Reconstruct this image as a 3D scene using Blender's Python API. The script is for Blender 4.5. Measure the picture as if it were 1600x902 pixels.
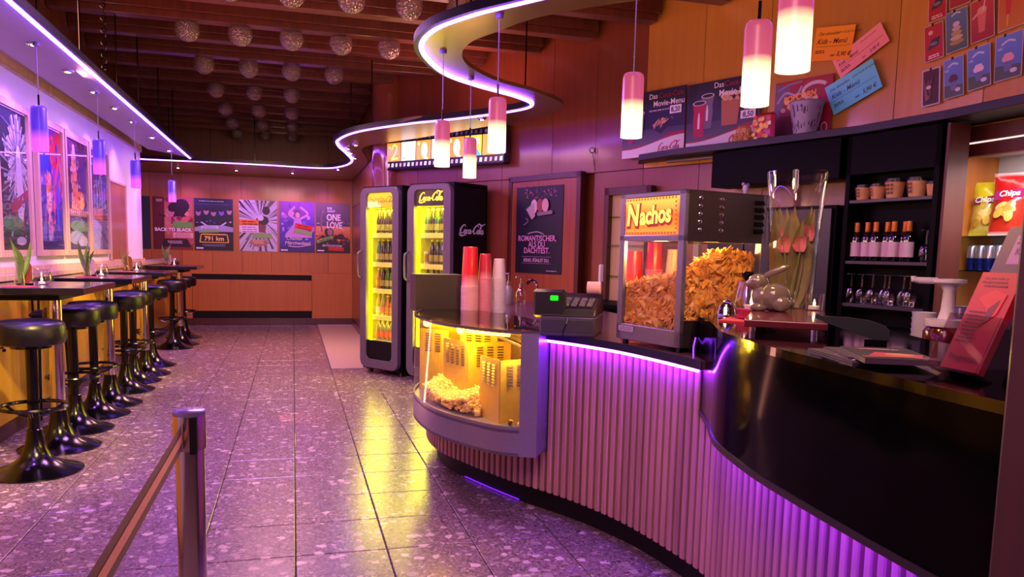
import bpy, bmesh, math, random
from mathutils import Vector, Matrix
from mathutils.geometry import tessellate_polygon
random.seed(7)
PI = math.pi
SC = bpy.context.scene
COL = SC.collection
for _o in list(bpy.data.objects): bpy.data.objects.remove(_o)

# ------------------------------------------------------------------ camera
cd = bpy.data.cameras.new('camera'); cam = bpy.data.objects.new('camera', cd); COL.objects.link(cam)
F, YAW, PITCH, ROLL, PY = 1218.0, 0.274556, 0.1105053, -0.0232656, 530.975
cd.sensor_fit = 'HORIZONTAL'; cd.sensor_width = 36; cd.lens = F/1600*36
cd.shift_y = (PY-451)/1600; cd.clip_start = .02
_f = Vector((math.sin(YAW)*math.cos(PITCH), math.cos(YAW)*math.cos(PITCH), -math.sin(PITCH)))
_r = Vector((math.cos(YAW), -math.sin(YAW), 0)); _d = _f.cross(_r)
_r2 = math.cos(ROLL)*_r+math.sin(ROLL)*_d; _d2 = -math.sin(ROLL)*_r+math.cos(ROLL)*_d
_m = Matrix((_r2, -_d2, -_f)).transposed().to_4x4(); _m.translation = (0, 0, 1.27)
cam.matrix_world = _m; SC.camera = cam

# ------------------------------------------------------------------ world, lights, exposure
SC.view_settings.view_transform = 'Standard'; SC.view_settings.look = 'None'
SC.view_settings.exposure = 0.3; SC.view_settings.gamma = 1.0; SC.view_settings.use_curve_mapping = False
w = bpy.data.worlds.new('world'); SC.world = w; w.use_nodes = True
w.node_tree.nodes['Background'].inputs[0].default_value = (.50, .17, .30, 1)
w.node_tree.nodes['Background'].inputs[1].default_value = .16

def lamp(name, kind, loc, energy, color, size=.1, aim=None, angle=60, blend=.6, size_y=None):
    l = bpy.data.lights.new(name, kind); l.energy = energy; l.color = color
    o = bpy.data.objects.new(name, l); COL.objects.link(o); o.location = loc
    if kind == 'AREA':
        l.size = size
        if size_y: l.shape = 'RECTANGLE'; l.size_y = size_y
    else: l.shadow_soft_size = size
    if kind == 'SPOT': l.spot_size = math.radians(angle); l.spot_blend = blend
    if aim is not None:
        o.rotation_euler = (Vector(aim)-Vector(loc)).to_track_quat('-Z', 'Y').to_euler()
    return o
# added fill lights without fixtures, above the camera and in mid-air over the aisle
lamp('hall_fill', 'AREA', (-.4, .2, 3.0), 60, (1.0, .48, .56), 1.4, (-.5, 3.5, 0))
lamp('aisle_fill', 'AREA', (-.2, 9.8, 2.42), 75, (1.0, .50, .36), .8, (-.3, 10.6, 0))
lamp('aisle_fill', 'AREA', (-.2, 5.2, 2.60), 64, (.72, .30, .98), .8, (-.2, 5.2, 0))
lamp('aisle_fill', 'AREA', (-.2, 7.6, 2.50), 38, (.95, .42, .62), .8, (-.2, 7.6, 0))
# unseen fill added over the canopies to brighten the ceiling beams
lamp('beam_fill', 'AREA', (-1.40, 6.0, 2.45), 46, (1.0, .34, .26), .2, (.4, 6.0, 3.4), size_y=8)
lamp('beam_fill', 'AREA', (.86, 4.4, 2.45), 36, (1.0, .40, .24), .3, (.5, 4.4, 4.5), size_y=1.2)
lamp('beam_fill', 'AREA', (1.3, 7.0, 2.45), 16, (1.0, .32, .26), .3, (1.0, 7.0, 4.5), size_y=.8)
lamp('beam_fill', 'AREA', (1.3, 3.3, 2.45), 30, (1.0, .44, .22), .3, (1.4, 3.3, 4.5), size_y=.6)
# narrow warm fill added to brighten the wooden dado behind the stools
lamp('dado_fill', 'SPOT', (-.2, 2.2, 2.9), 850, (1.0, .74, .20), .06, (-1.8, 5.0, .45), 38, .8)
lamp('dado_fill', 'SPOT', (-.2, 6.0, 2.6), 480, (1.0, .70, .20), .06, (-1.8, 7.9, .4), 40, .8)
# recessed spotlights of the two canopies
for y in (3.6, 4.4, 5.18, 5.9, 6.6, 7.3, 8.03, 9.1, 10.3):
    lamp('wall_spot', 'SPOT', (-1.52, y, 2.37), 64, (.32, .10, 1.0), .03, (-1.85, y+.05, 1.3), 110, 1)
for x in (-1.6, -.8, 0, .5):
    lamp('wall_spot', 'SPOT', (x, 13.0, 2.37), 24, (.50, .16, 1.0), .03, (x, 13.45, 1.6), 90, .9)

# ------------------------------------------------------------------ materials
def lin(h):
    h = h.lstrip('#'); c = [int(h[i:i+2], 16)/255 for i in (0, 2, 4)]
    return tuple(x/12.92 if x <= .04045 else ((x+.055)/1.055)**2.4 for x in c)+(1,)
MATS = {}
def newmat(key):
    m = bpy.data.materials.new(key); m.use_nodes = True; MATS[key] = m
    return m, m.node_tree.nodes, m.node_tree.links, m.node_tree.nodes['Principled BSDF']
def pm(key, col=None, rough=.5, metal=0, noise=0, nscale=20, bump=0, coat=0, emit=None, strength=0, sheen=0, spec=.5):
    """principled material with a little procedural variation"""
    if key in MATS: return MATS[key]
    m, n, l, b = newmat(key)
    c = lin(col); b.inputs['Base Color'].default_value = c
    b.inputs['Roughness'].default_value = rough; b.inputs['Metallic'].default_value = metal
    b.inputs['Coat Weight'].default_value = coat; b.inputs['Specular IOR Level'].default_value = spec
    if noise or bump:
        tx = n.new('ShaderNodeTexNoise'); tx.inputs['Scale'].default_value = nscale; tx.inputs['Detail'].default_value = 4
        tc = n.new('ShaderNodeTexCoord'); l.new(tc.outputs['Object'], tx.inputs['Vector'])
        if noise:
            r = n.new('ShaderNodeValToRGB')
            r.color_ramp.elements[0].position = .3; r.color_ramp.elements[1].position = .7
            r.color_ramp.elements[0].color = tuple(x*(1-noise) for x in c[:3])+(1,)
            r.color_ramp.elements[1].color = tuple(min(1, x*(1+noise)) for x in c[:3])+(1,)
            l.new(tx.outputs['Fac'], r.inputs[0]); l.new(r.outputs[0], b.inputs['Base Color'])
        if bump:
            bp = n.new('ShaderNodeBump'); bp.inputs['Strength'].default_value = bump; bp.inputs['Distance'].default_value = .01
            l.new(tx.outputs['Fac'], bp.inputs['Height']); l.new(bp.outputs[0], b.inputs['Normal'])
    if emit:
        b.inputs['Emission Color'].default_value = lin(emit); b.inputs['Emission Strength'].default_value = strength
    return m
def wood(key, dark, light, rough=.35, scale=1.0, coat=.4):
    if key in MATS: return MATS[key]
    m, n, l, b = newmat(key)
    g = n.new('ShaderNodeNewGeometry'); mp = n.new('ShaderNodeMapping')
    mp.inputs['Scale'].default_value = (26*scale, 26*scale, 1.3*scale)
    oi = n.new('ShaderNodeObjectInfo'); ad = n.new('ShaderNodeVectorMath'); ad.operation = 'ADD'
    ml = n.new('ShaderNodeMath'); ml.operation = 'MULTIPLY'; ml.inputs[1].default_value = 17
    l.new(oi.outputs['Random'], ml.inputs[0]); l.new(g.outputs['Position'], ad.inputs[0]); l.new(ml.outputs[0], ad.inputs[1])
    l.new(ad.outputs[0], mp.inputs['Vector'])
    tx = n.new('ShaderNodeTexNoise'); tx.inputs['Scale'].default_value = 1; tx.inputs['Detail'].default_value = 5
    l.new(mp.outputs[0], tx.inputs['Vector'])
    r = n.new('ShaderNodeValToRGB'); r.color_ramp.elements[0].position = .25; r.color_ramp.elements[1].position = .75
    r.color_ramp.elements[0].color = lin(dark); r.color_ramp.elements[1].color = lin(light)
    l.new(tx.outputs['Fac'], r.inputs[0])
    hs = n.new('ShaderNodeHueSaturation'); mr = n.new('ShaderNodeMapRange')
    mr.inputs['To Min'].default_value = .88; mr.inputs['To Max'].default_value = 1.12
    l.new(oi.outputs['Random'], mr.inputs['Value']); l.new(mr.outputs[0], hs.inputs['Value'])
    l.new(r.outputs[0], hs.inputs['Color']); l.new(hs.outputs[0], b.inputs['Base Color'])
    b.inputs['Roughness'].default_value = rough; b.inputs['Coat Weight'].default_value = coat; b.inputs['Coat Roughness'].default_value = .13
    return m
def emis(key, col, strength):
    if key in MATS: return MATS[key]
    m, n, l, b = newmat(key); n.remove(b)
    e = n.new('ShaderNodeEmission'); e.inputs[0].default_value = lin(col); e.inputs[1].default_value = strength
    l.new(e.outputs[0], n['Material Output'].inputs[0]); return m
def glass(key, tint='#ffffff', rough=.03, edge=.35, base=.04, bump=0, body=None, bodyfac=0):
    """thin glass: clear face-on, mirror-like towards grazing angles"""
    if key in MATS: return MATS[key]
    m, n, l, b = newmat(key); n.remove(b)
    t = n.new('ShaderNodeBsdfTransparent'); t.inputs[0].default_value = lin(tint)
    g = n.new('ShaderNodeBsdfGlossy'); g.inputs['Roughness'].default_value = rough
    lw = n.new('ShaderNodeLayerWeight'); lw.inputs[0].default_value = edge
    mr = n.new('ShaderNodeMapRange'); mr.inputs['To Min'].default_value = base; mr.inputs['To Max'].default_value = .9
    l.new(lw.outputs['Facing'], mr.inputs['Value'])
    pw = n.new('ShaderNodeMath'); pw.operation = 'POWER'; pw.inputs[1].default_value = 2.2
    l.new(lw.outputs['Facing'], pw.inputs[0]); l.new(pw.outputs[0], mr.inputs['Value'])
    mx = n.new('ShaderNodeMixShader'); l.new(mr.outputs[0], mx.inputs[0]); l.new(t.outputs[0], mx.inputs[1]); l.new(g.outputs[0], mx.inputs[2])
    out = mx
    if body:
        d = n.new('ShaderNodeBsdfDiffuse'); d.inputs[0].default_value = lin(body)
        m2 = n.new('ShaderNodeMixShader'); m2.inputs[0].default_value = bodyfac
        l.new(mx.outputs[0], m2.inputs[1]); l.new(d.outputs[0], m2.inputs[2]); out = m2
    if bump:
        tx = n.new('ShaderNodeTexVoronoi'); tx.inputs['Scale'].default_value = 55
        tc = n.new('ShaderNodeTexCoord'); l.new(tc.outputs['Object'], tx.inputs['Vector'])
        bp = n.new('ShaderNodeBump'); bp.inputs['Strength'].default_value = bump; bp.inputs['Distance'].default_value = .01
        l.new(tx.outputs['Distance'], bp.inputs['Height']); l.new(bp.outputs[0], g.inputs['Normal']); l.new(bp.outputs[0], lw.inputs['Normal'])
    l.new(out.outputs[0], n['Material Output'].inputs[0]); return m
def printmat(key, rough=.4, emit=0, coat=0):
    """flat print: colours come with the artwork's own vertices"""
    if key in MATS: return MATS[key]
    m, n, l, b = newmat(key)
    a = n.new('ShaderNodeVertexColor'); a.layer_name = 'Col'
    l.new(a.outputs[0], b.inputs['Base Color']); b.inputs['Roughness'].default_value = rough
    b.inputs['Coat Weight'].default_value = coat; b.inputs['Coat Roughness'].default_value = .04
    if emit:
        l.new(a.outputs[0], b.inputs['Emission Color']); b.inputs['Emission Strength'].default_value = emit
    return m
def lampshade(key, top, bot, st, sb, mid=.5, soft=.09):
    """frosted glass shade glowing where its bulb sits"""
    if key in MATS: return MATS[key]
    m, n, l, b = newmat(key)
    tc = n.new('ShaderNodeTexCoord'); s = n.new('ShaderNodeSeparateXYZ'); l.new(tc.outputs['Generated'], s.inputs[0])
    r = n.new('ShaderNodeValToRGB'); e = r.color_ramp.elements
    e[0].position = 0; e[0].color = tuple(x*sb for x in lin(bot)[:3])+(1,)
    e[1].position = mid-soft; e[1].color = tuple(x*sb*.9 for x in lin(bot)[:3])+(1,)
    k = r.color_ramp.elements.new(mid+soft*.6); k.color = tuple(x*st for x in lin(top)[:3])+(1,)
    k = r.color_ramp.elements.new(1); k.color = tuple(x*st*.8 for x in lin(top)[:3])+(1,)
    l.new(s.outputs[2], r.inputs[0]); l.new(r.outputs[0], b.inputs['Emission Color']); b.inputs['Emission Strength'].default_value = 1
    b.inputs['Base Color'].default_value = (.08, .06, .08, 1); b.inputs['Roughness'].default_value = .3
    return m
def terrazzo(key):
    m, n, l, b = newmat(key)
    g = n.new('ShaderNodeNewGeometry')
    nz0 = n.new('ShaderNodeTexNoise'); nz0.inputs['Scale'].default_value = 30; l.new(g.outputs['Position'], nz0.inputs['Vector'])
    wv = n.new('ShaderNodeVectorMath'); wv.operation = 'MULTIPLY_ADD'; wv.inputs[1].default_value = (.035, .035, 0)
    l.new(nz0.outputs['Color'], wv.inputs[0]); l.new(g.outputs['Position'], wv.inputs[2])
    v2 = n.new('ShaderNodeTexVoronoi'); v2.inputs['Scale'].default_value = 110; l.new(wv.outputs[0], v2.inputs['Vector'])
    base = n.new('ShaderNodeValToRGB'); l.new(v2.outputs['Color'], base.inputs[0])
    base.color_ramp.elements[0].color = lin('#46343a'); base.color_ramp.elements[1].color = lin('#967c80')
    last = base.outputs[0]
    for sc_, thr, dist, c0, c1 in ((48, .50, .42, '#644e54', '#bca0a2'), (23, .52, .40, '#7c666a', '#cdb8b4')):
        v1 = n.new('ShaderNodeTexVoronoi'); v1.inputs['Scale'].default_value = sc_; l.new(wv.outputs[0], v1.inputs['Vector'])
        sx = n.new('ShaderNodeSeparateColor'); l.new(v1.outputs['Color'], sx.inputs[0])
        gt = n.new('ShaderNodeMath'); gt.operation = 'GREATER_THAN'; gt.inputs[1].default_value = thr; l.new(sx.outputs[0], gt.inputs[0])
        dm = n.new('ShaderNodeMath'); dm.operation = 'MULTIPLY'; dm.inputs[1].default_value = dist; l.new(sx.outputs[2], dm.inputs[0])
        da = n.new('ShaderNodeMath'); da.operation = 'ADD'; da.inputs[1].default_value = .14; l.new(dm.outputs[0], da.inputs[0])
        lt = n.new('ShaderNodeMath'); lt.operation = 'LESS_THAN'; l.new(v1.outputs['Distance'], lt.inputs[0]); l.new(da.outputs[0], lt.inputs[1])
        an = n.new('ShaderNodeMath'); an.operation = 'MULTIPLY'; l.new(gt.outputs[0], an.inputs[0]); l.new(lt.outputs[0], an.inputs[1])
        chip = n.new('ShaderNodeValToRGB'); l.new(sx.outputs[1], chip.inputs[0])
        chip.color_ramp.elements[0].color = lin(c0); chip.color_ramp.elements[1].color = lin(c1)
        mx = n.new('ShaderNodeMix'); mx.data_type = 'RGBA'
        l.new(an.outputs[0], mx.inputs['Factor']); l.new(last, mx.inputs['A']); l.new(chip.outputs[0], mx.inputs['B']); last = mx.outputs['Result']
    l.new(last, b.inputs['Base Color'])
    nz = n.new('ShaderNodeTexNoise'); nz.inputs['Scale'].default_value = 60; l.new(g.outputs['Position'], nz.inputs['Vector'])
    mr = n.new('ShaderNodeMapRange'); mr.inputs['To Min'].default_value = .16; mr.inputs['To Max'].default_value = .34
    l.new(nz.outputs['Fac'], mr.inputs['Value']); l.new(mr.outputs[0], b.inputs['Roughness'])
    bp = n.new('ShaderNodeBump'); bp.inputs['Strength'].default_value = .2; bp.inputs['Distance'].default_value = .004
    l.new(nz.outputs['Fac'], bp.inputs['Height']); l.new(bp.outputs[0], b.inputs['Normal'])
    b.inputs['Specular IOR Level'].default_value = .6
    return m

# ------------------------------------------------------------------ mesh helpers
class MB:
    def __init__(s): s.v = []; s.f = []; s.mi = []; s.c = []; s.cur = (1, 1, 1, 1); s.m = 0; s.X = Matrix()
    def add(s, vs, fs, cols=None):
        k = len(s.v); s.v += [tuple(s.X @ Vector(p)) for p in vs]
        s.c += list(cols) if cols else [s.cur]*len(vs)
        for f in fs: s.f.append(tuple(k+i for i in f)); s.mi.append(s.m)
        return s
    def col(s, h): s.cur = lin(h); return s
    def box(s, c, d, M=None):
        x, y, z = (q/2 for q in d)
        vs = [Vector((i*x, j*y, k*z)) for i in (-1, 1) for j in (-1, 1) for k in (-1, 1)]
        if M: vs = [M.to_3x3() @ p for p in vs]
        vs = [p+Vector(c) for p in vs]
        return s.add(vs, [(0, 1, 3, 2), (4, 6, 7, 5), (0, 4, 5, 1), (2, 3, 7, 6), (0, 2, 6, 4), (1, 5, 7, 3)])
    def bx(s, x0, x1, y0, y1, z0, z1): return s.box(((x0+x1)/2, (y0+y1)/2, (z0+z1)/2), (abs(x1-x0), abs(y1-y0), abs(z1-z0)))
    def bbox(s, c, d, bev=.01):
        """box with chamfered vertical and horizontal edges"""
        x, y, z = (q/2 for q in d); b = min(bev, x*.9, y*.9, z*.9)
        def ring(xx, yy, zz, cut):
            return [(xx-cut, -yy, zz), (xx, -yy+cut, zz), (xx, yy-cut, zz), (xx-cut, yy, zz), (-xx+cut, yy, zz), (-xx, yy-cut, zz), (-xx, -yy+cut, zz), (-xx+cut, -yy, zz)]
        rs = [ring(x-b, y-b, -z, b*.6), ring(x, y, -z+b, b), ring(x, y, z-b, b), ring(x-b, y-b, z, b*.6)]
        vs = [(p[0]+c[0], p[1]+c[1], p[2]+c[2]) for r in rs for p in r]
        fs = [tuple(range(7, -1, -1)), tuple(range(24, 32))]
        for k in range(3):
            for i in range(8): fs.append((k*8+i, k*8+(i+1) % 8, k*8+8+(i+1) % 8, k*8+8+i))
        return s.add(vs, fs)
    def lathe(s, prof, c=(0, 0, 0), n=24, capb=True, capt=True, a0=0, sx=1, sy=1):
        vs = [(c[0]+r*sx*math.cos(a0+2*PI*i/n), c[1]+r*sy*math.sin(a0+2*PI*i/n), c[2]+z) for r, z in prof for i in range(n)]
        fs = [(k*n+i, k*n+(i+1) % n, k*n+n+(i+1) % n, k*n+n+i) for k in range(len(prof)-1) for i in range(n)]
        if capb: fs.append(tuple(range(n-1, -1, -1)))
        if capt: fs.append(tuple(range((len(prof)-1)*n, len(prof)*n)))
        return s.add(vs, fs)
    def tube(s, pts, r, n=8, closed=False, caps=True):
        P = [Vector(p) for p in pts]; N = len(P)
        R = r if isinstance(r, (list, tuple)) else [r]*N
        vs = []; up = None
        for i in range(N):
            a = P[i-1] if (i > 0 or closed) else P[i]; b = P[(i+1) % N] if (i < N-1 or closed) else P[i]
            t = (b-a).normalized()
            if up is None:
                up = Vector((0, 0, 1)) if abs(t.z) < .9 else Vector((1, 0, 0))
            u = up-t*up.dot(t)
            if u.length < 1e-4: u = t.orthogonal()
            u.normalize(); w_ = t.cross(u); up = u
            vs += [P[i]+(u*math.cos(2*PI*k/n)+w_*math.sin(2*PI*k/n))*R[i] for k in range(n)]
        fs = [(k*n+i, k*n+(i+1) % n, k*n+n+(i+1) % n, k*n+n+i) for k in range(N-1) for i in range(n)]
        if closed: fs += [((N-1)*n+i, (N-1)*n+(i+1) % n, (i+1) % n, i) for i in range(n)]
        elif caps: fs += [tuple(range(n-1, -1, -1)), tuple(range((N-1)*n, N*n))]
        return s.add(vs, fs)
    def cyl(s, a, b, r, n=16): return s.tube([a, b], r, n)
    def torus(s, c, R, r, n=32, k=8, M=None):
        pts = [Vector((R*math.cos(2*PI*i/n), R*math.sin(2*PI*i/n), 0)) for i in range(n)]
        if M: pts = [M @ p for p in pts]
        return s.tube([p+Vector(c) for p in pts], r, k, closed=True)
    def sph(s, c, r, n=16, m=10, sc=(1, 1, 1), M=None, a=0, b=PI):
        vs = []; fs = []
        for j in range(m+1):
            t = a+(b-a)*j/m
            for i in range(n):
                p = Vector((r*sc[0]*math.sin(t)*math.cos(2*PI*i/n), r*sc[1]*math.sin(t)*math.sin(2*PI*i/n), r*sc[2]*math.cos(t)))
                if M: p = M @ p
                vs.append(p+Vector(c))
        for j in range(m):
            for i in range(n): fs.append((j*n+i, j*n+n+i, j*n+n+(i+1) % n, j*n+(i+1) % n))
        return s.add(vs, fs)
    def prism(s, poly, z0, z1, sides=True, bottom=True, top=True):
        n = len(poly)
        vs = [(p[0], p[1], z0) for p in poly]+[(p[0], p[1], z1) for p in poly]
        ar = sum(poly[i][0]*poly[(i+1) % n][1]-poly[(i+1) % n][0]*poly[i][1] for i in range(n))
        tr = tessellate_polygon([[Vector((p[0], p[1], 0)) for p in poly]])
        fs = []
        for t in tr:
            a, b, c = (Vector((poly[i][0], poly[i][1])) for i in t)
            cw = (b-a).cross(c-a) < 0
            t = tuple(t) if not cw else tuple(reversed(t))
            if bottom: fs.append(tuple(reversed(t)))
            if top: fs.append(tuple(i+n for i in t))
        if sides:
            for i in range(n):
                j = (i+1) % n
                fs.append((i, j, n+j, n+i) if ar > 0 else (j, i, n+i, n+j))
        return s.add(vs, fs)
    def ribbon(s, path, z0, z1, th=0):
        """vertical band along a plan curve"""
        n = len(path)
        vs = [(p[0], p[1], z0) for p in path]+[(p[0], p[1], z1) for p in path]
        fs = [(i, i+1, n+i+1, n+i) for i in range(n-1)]
        s.add(vs, fs)
        if th:
            q = offset(path, th)
            vs = [(p[0], p[1], z0) for p in q]+[(p[0], p[1], z1) for p in q]
            s.add(vs, [tuple(reversed(f)) for f in fs])
            a = path; k = len(s.v)
            for z in (z0, z1):
                vs = [(p[0], p[1], z) for p in path]+[(p[0], p[1], z) for p in q]
                s.add(vs, [(i, i+1, n+i+1, n+i) for i in range(n-1)])
            for i in (0, n-1):
                s.add([(path[i][0], path[i][1], z0), (q[i][0], q[i][1], z0), (q[i][0], q[i][1], z1), (path[i][0], path[i][1], z1)], [(0, 1, 2, 3)])
        return s
    def quad(s, a, b, c, d): return s.add([a, b, c, d], [(0, 1, 2, 3)])
    def build(s, name, mats, parent=None, smooth=False, loc=None, M=None, bevel=0, kind=None):
        me = bpy.data.meshes.new(name); me.from_pydata(s.v, [], s.f); 
        for m in (mats if isinstance(mats, (list, tuple)) else [mats]): me.materials.append(m)
        if any(s.mi): me.polygons.foreach_set('material_index', s.mi)
        at = me.color_attributes.new('Col', 'FLOAT_COLOR', 'POINT')
        at.data.foreach_set('color', [x for c in s.c for x in c])
        me.validate()
        if smooth:
            bm = bmesh.new(); bm.from_mesh(me)
            bmesh.ops.recalc_face_normals(bm, faces=bm.faces)
            for f in bm.faces: f.smooth = True
            for e in bm.edges:
                if len(e.link_faces) == 2 and e.calc_face_angle(0) > .65: e.smooth = False
            bm.to_mesh(me); bm.free()
        me.update()
        o = bpy.data.objects.new(name, me); COL.objects.link(o)
        if parent: o.parent = parent
        if loc: o.location = loc
        if M: o.matrix_local = M
        if kind: o['kind'] = kind
        if bevel:
            bv = o.modifiers.new('bevel', 'BEVEL'); bv.width = bevel; bv.segments = 2; bv.limit_method = 'ANGLE'
        return o
def offset(path, d):
    out = []; n = len(path)
    for i in range(n):
        a = Vector(path[max(0, i-1)][:2]); b = Vector(path[min(n-1, i+1)][:2]); t = (b-a).normalized()
        out.append((path[i][0]-t.y*d, path[i][1]+t.x*d))
    return out
def cr(pts, per=8, closed=False):
    """Catmull-Rom through plan points"""
    P = [Vector(p) for p in pts]; n = len(P); out = []
    rng = range(n) if closed else range(n-1)
    for i in rng:
        if closed: a, b, c, d = P[(i-1) % n], P[i], P[(i+1) % n], P[(i+2) % n]
        else: a, b, c, d = P[max(0, i-1)], P[i], P[i+1], P[min(n-1, i+2)]
        for k in range(per):
            t = k/per
            out.append(tuple(.5*((2*b)+(c-a)*t+(2*a-5*b+4*c-d)*t*t+(3*b-a-3*c+d)*t**3)))
    if not closed: out.append(tuple(P[-1]))
    return out
def resample(path, step):
    P = [Vector(p[:2]) for p in path]; out = []; acc = 0
    for a, b in zip(P, P[1:]):
        L = (b-a).length
        while acc <= L and L > 0:
            t = (b-a)/L; out.append((a+t*acc, t)); acc += step
        acc -= L
    return out
def thing(name, label, cat, loc=(0, 0, 0), rotz=0, group=None, M=None):
    o = bpy.data.objects.new(name, None); COL.objects.link(o); o.empty_display_size = .1
    if M: o.matrix_world = M
    else: o.location = loc; o.rotation_euler = (0, 0, rotz)
    o['label'] = label; o['category'] = cat
    if group: o['group'] = group
    return o
def tag(o, label, cat, group=None, kind=None):
    o['label'] = label; o['category'] = cat
    if group: o['group'] = group
    if kind: o['kind'] = kind
    return o
def struct(o): o['kind'] = 'structure'; return o
def dup(root, loc=None, rotz=None, label=None, M=None):
    r = root.copy(); COL.objects.link(r)
    if M: r.matrix_world = M
    else:
        if loc is not None: r.location = loc
        if rotz is not None: r.rotation_euler = (0, 0, rotz)
    if label: r['label'] = label
    for ch in KIDS.get(root.name, []):
        c = ch.copy(); COL.objects.link(c); c.parent = r
        for g in KIDS.get(ch.name, []):
            d = g.copy(); COL.objects.link(d); d.parent = c
    return r
KIDS = {}
def remember(root):
    """note the children of a thing before copying it"""
    for o in bpy.data.objects:
        if o.parent is root or (o.parent and o.parent.parent is root):
            L = KIDS.setdefault(o.parent.name, [])
            if o not in L: L.append(o)
def frame(o, u, v):
    """matrix with x along u, y along v (made square), z towards the viewer"""
    u = Vector(u).normalized(); v = Vector(v); v = (v-u*v.dot(u)).normalized(); n = u.cross(v)
    M = Matrix((u, v, n)).transposed().to_4x4(); M.translation = Vector(o); return M
ORD = ['first', 'second', 'third', 'fourth', 'fifth', 'sixth', 'seventh', 'eighth', 'ninth', 'tenth', 'eleventh', 'twelfth', 'thirteenth',
       'fourteenth', 'fifteenth', 'sixteenth', 'seventeenth', 'eighteenth', 'nineteenth', 'twentieth', 'twenty-first', 'twenty-second', 'twenty-third', 'twenty-fourth', 'twenty-fifth', 'twenty-sixth', 'twenty-seventh', 'twenty-eighth', 'twenty-ninth', 'thirtieth', 'thirty-first', 'thirty-second', 'thirty-third', 'thirty-fourth']

# ------------------------------------------------------------------ flat print
def glyphs(txt, size, bold=0, shear=0, align='CENTER', space=1.0):
    c = bpy.data.curves.new('lettering', 'FONT'); c.body = txt; c.size = size; c.align_x = align; c.resolution_u = 3
    c.offset = bold; c.shear = shear; c.space_character = space
    o = bpy.data.objects.new('lettering', c); me = bpy.data.meshes.new_from_object(o)
    vs = [tuple(v.co) for v in me.vertices]; fs = [tuple(p.vertices) for p in me.polygons]
    bpy.data.objects.remove(o); bpy.data.curves.remove(c); bpy.data.meshes.remove(me)
    return vs, fs
def stroke(pts, wd, per=6):
    """ribbon of varying width along a smooth curve; pts = (x, y, width factor)"""
    p = cr([(a[0], a[1], a[2] if len(a) > 2 else 1) for a in pts], per); n = len(p); L = []; R = []
    for i in range(n):
        a = Vector(p[max(0, i-1)][:2]); b = Vector(p[min(n-1, i+1)][:2]); t = (b-a).normalized(); h = wd*max(.15, p[i][2])/2
        L.append((p[i][0]-t.y*h, p[i][1]+t.x*h, 0)); R.append((p[i][0]+t.y*h, p[i][1]-t.x*h, 0))
    return L+R, [(i, n+i, n+i+1, i+1) for i in range(n-1)]
def logo_strokes():
    o = lambda x, y, rx=.36, ry=.5: [(x+rx*math.cos(t)*(1), y+ry*math.sin(t), .55+.75*abs(math.cos(t))) for t in [2*PI*k/10+.6 for k in range(11)]]
    S = [[(2.35, 2.35, .5), (2.2, 2.75, .6), (1.7, 2.85, .8), (1.05, 2.3, 1.2), (.7, 1.5, 1.5), (.85, .85, 1.1), (1.35, .7, .7), (1.9, 1.05, .5), (2.15, 1.4, .4)],
         [(.75, 1.0, .5), (.5, .55, .7), (.9, .15, 1.0), (1.7, .1, 1.1), (2.6, .3, .6), (3.2, .15, .3)],
         o(2.5, 1.12), [(3.65, 1.5, .4), (3.35, 1.62, .7), (3.05, 1.15, 1.2), (3.2, .68, .9), (3.6, .75, .5), (3.85, 1.1, .4)],
         o(4.25, 1.12), [(4.62, 1.6, 1.0), (4.55, 1.0, 1.1), (4.7, .65, .8), (5.0, .9, .4)], [(5.0, 1.2, .9), (5.45, 1.28, .9)],
         [(7.3, 2.3, .5), (7.2, 2.7, .6), (6.7, 2.8, .8), (6.05, 2.3, 1.2), (5.7, 1.5, 1.5), (5.85, .85, 1.1), (6.35, .7, .7), (6.9, 1.05, .5), (7.15, 1.4, .4)],
         [(6.7, 2.8, .5), (7.2, 3.25, .9), (7.9, 3.05, 1.3), (8.6, 2.85, 1.2), (9.3, 3.15, .7), (9.9, 3.3, .3)],
         o(7.5, 1.12), [(8.1, 1.3, .4), (8.45, 2.2, .6), (8.4, 2.75, .8), (8.15, 2.2, 1.2), (8.1, 1.2, 1.2), (8.25, .68, .8), (8.55, .9, .4)],
         o(9.0, 1.12), [(9.37, 1.6, 1.0), (9.3, 1.0, 1.1), (9.45, .65, .8), (9.85, 1.0, .3)]]
    return S
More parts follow.
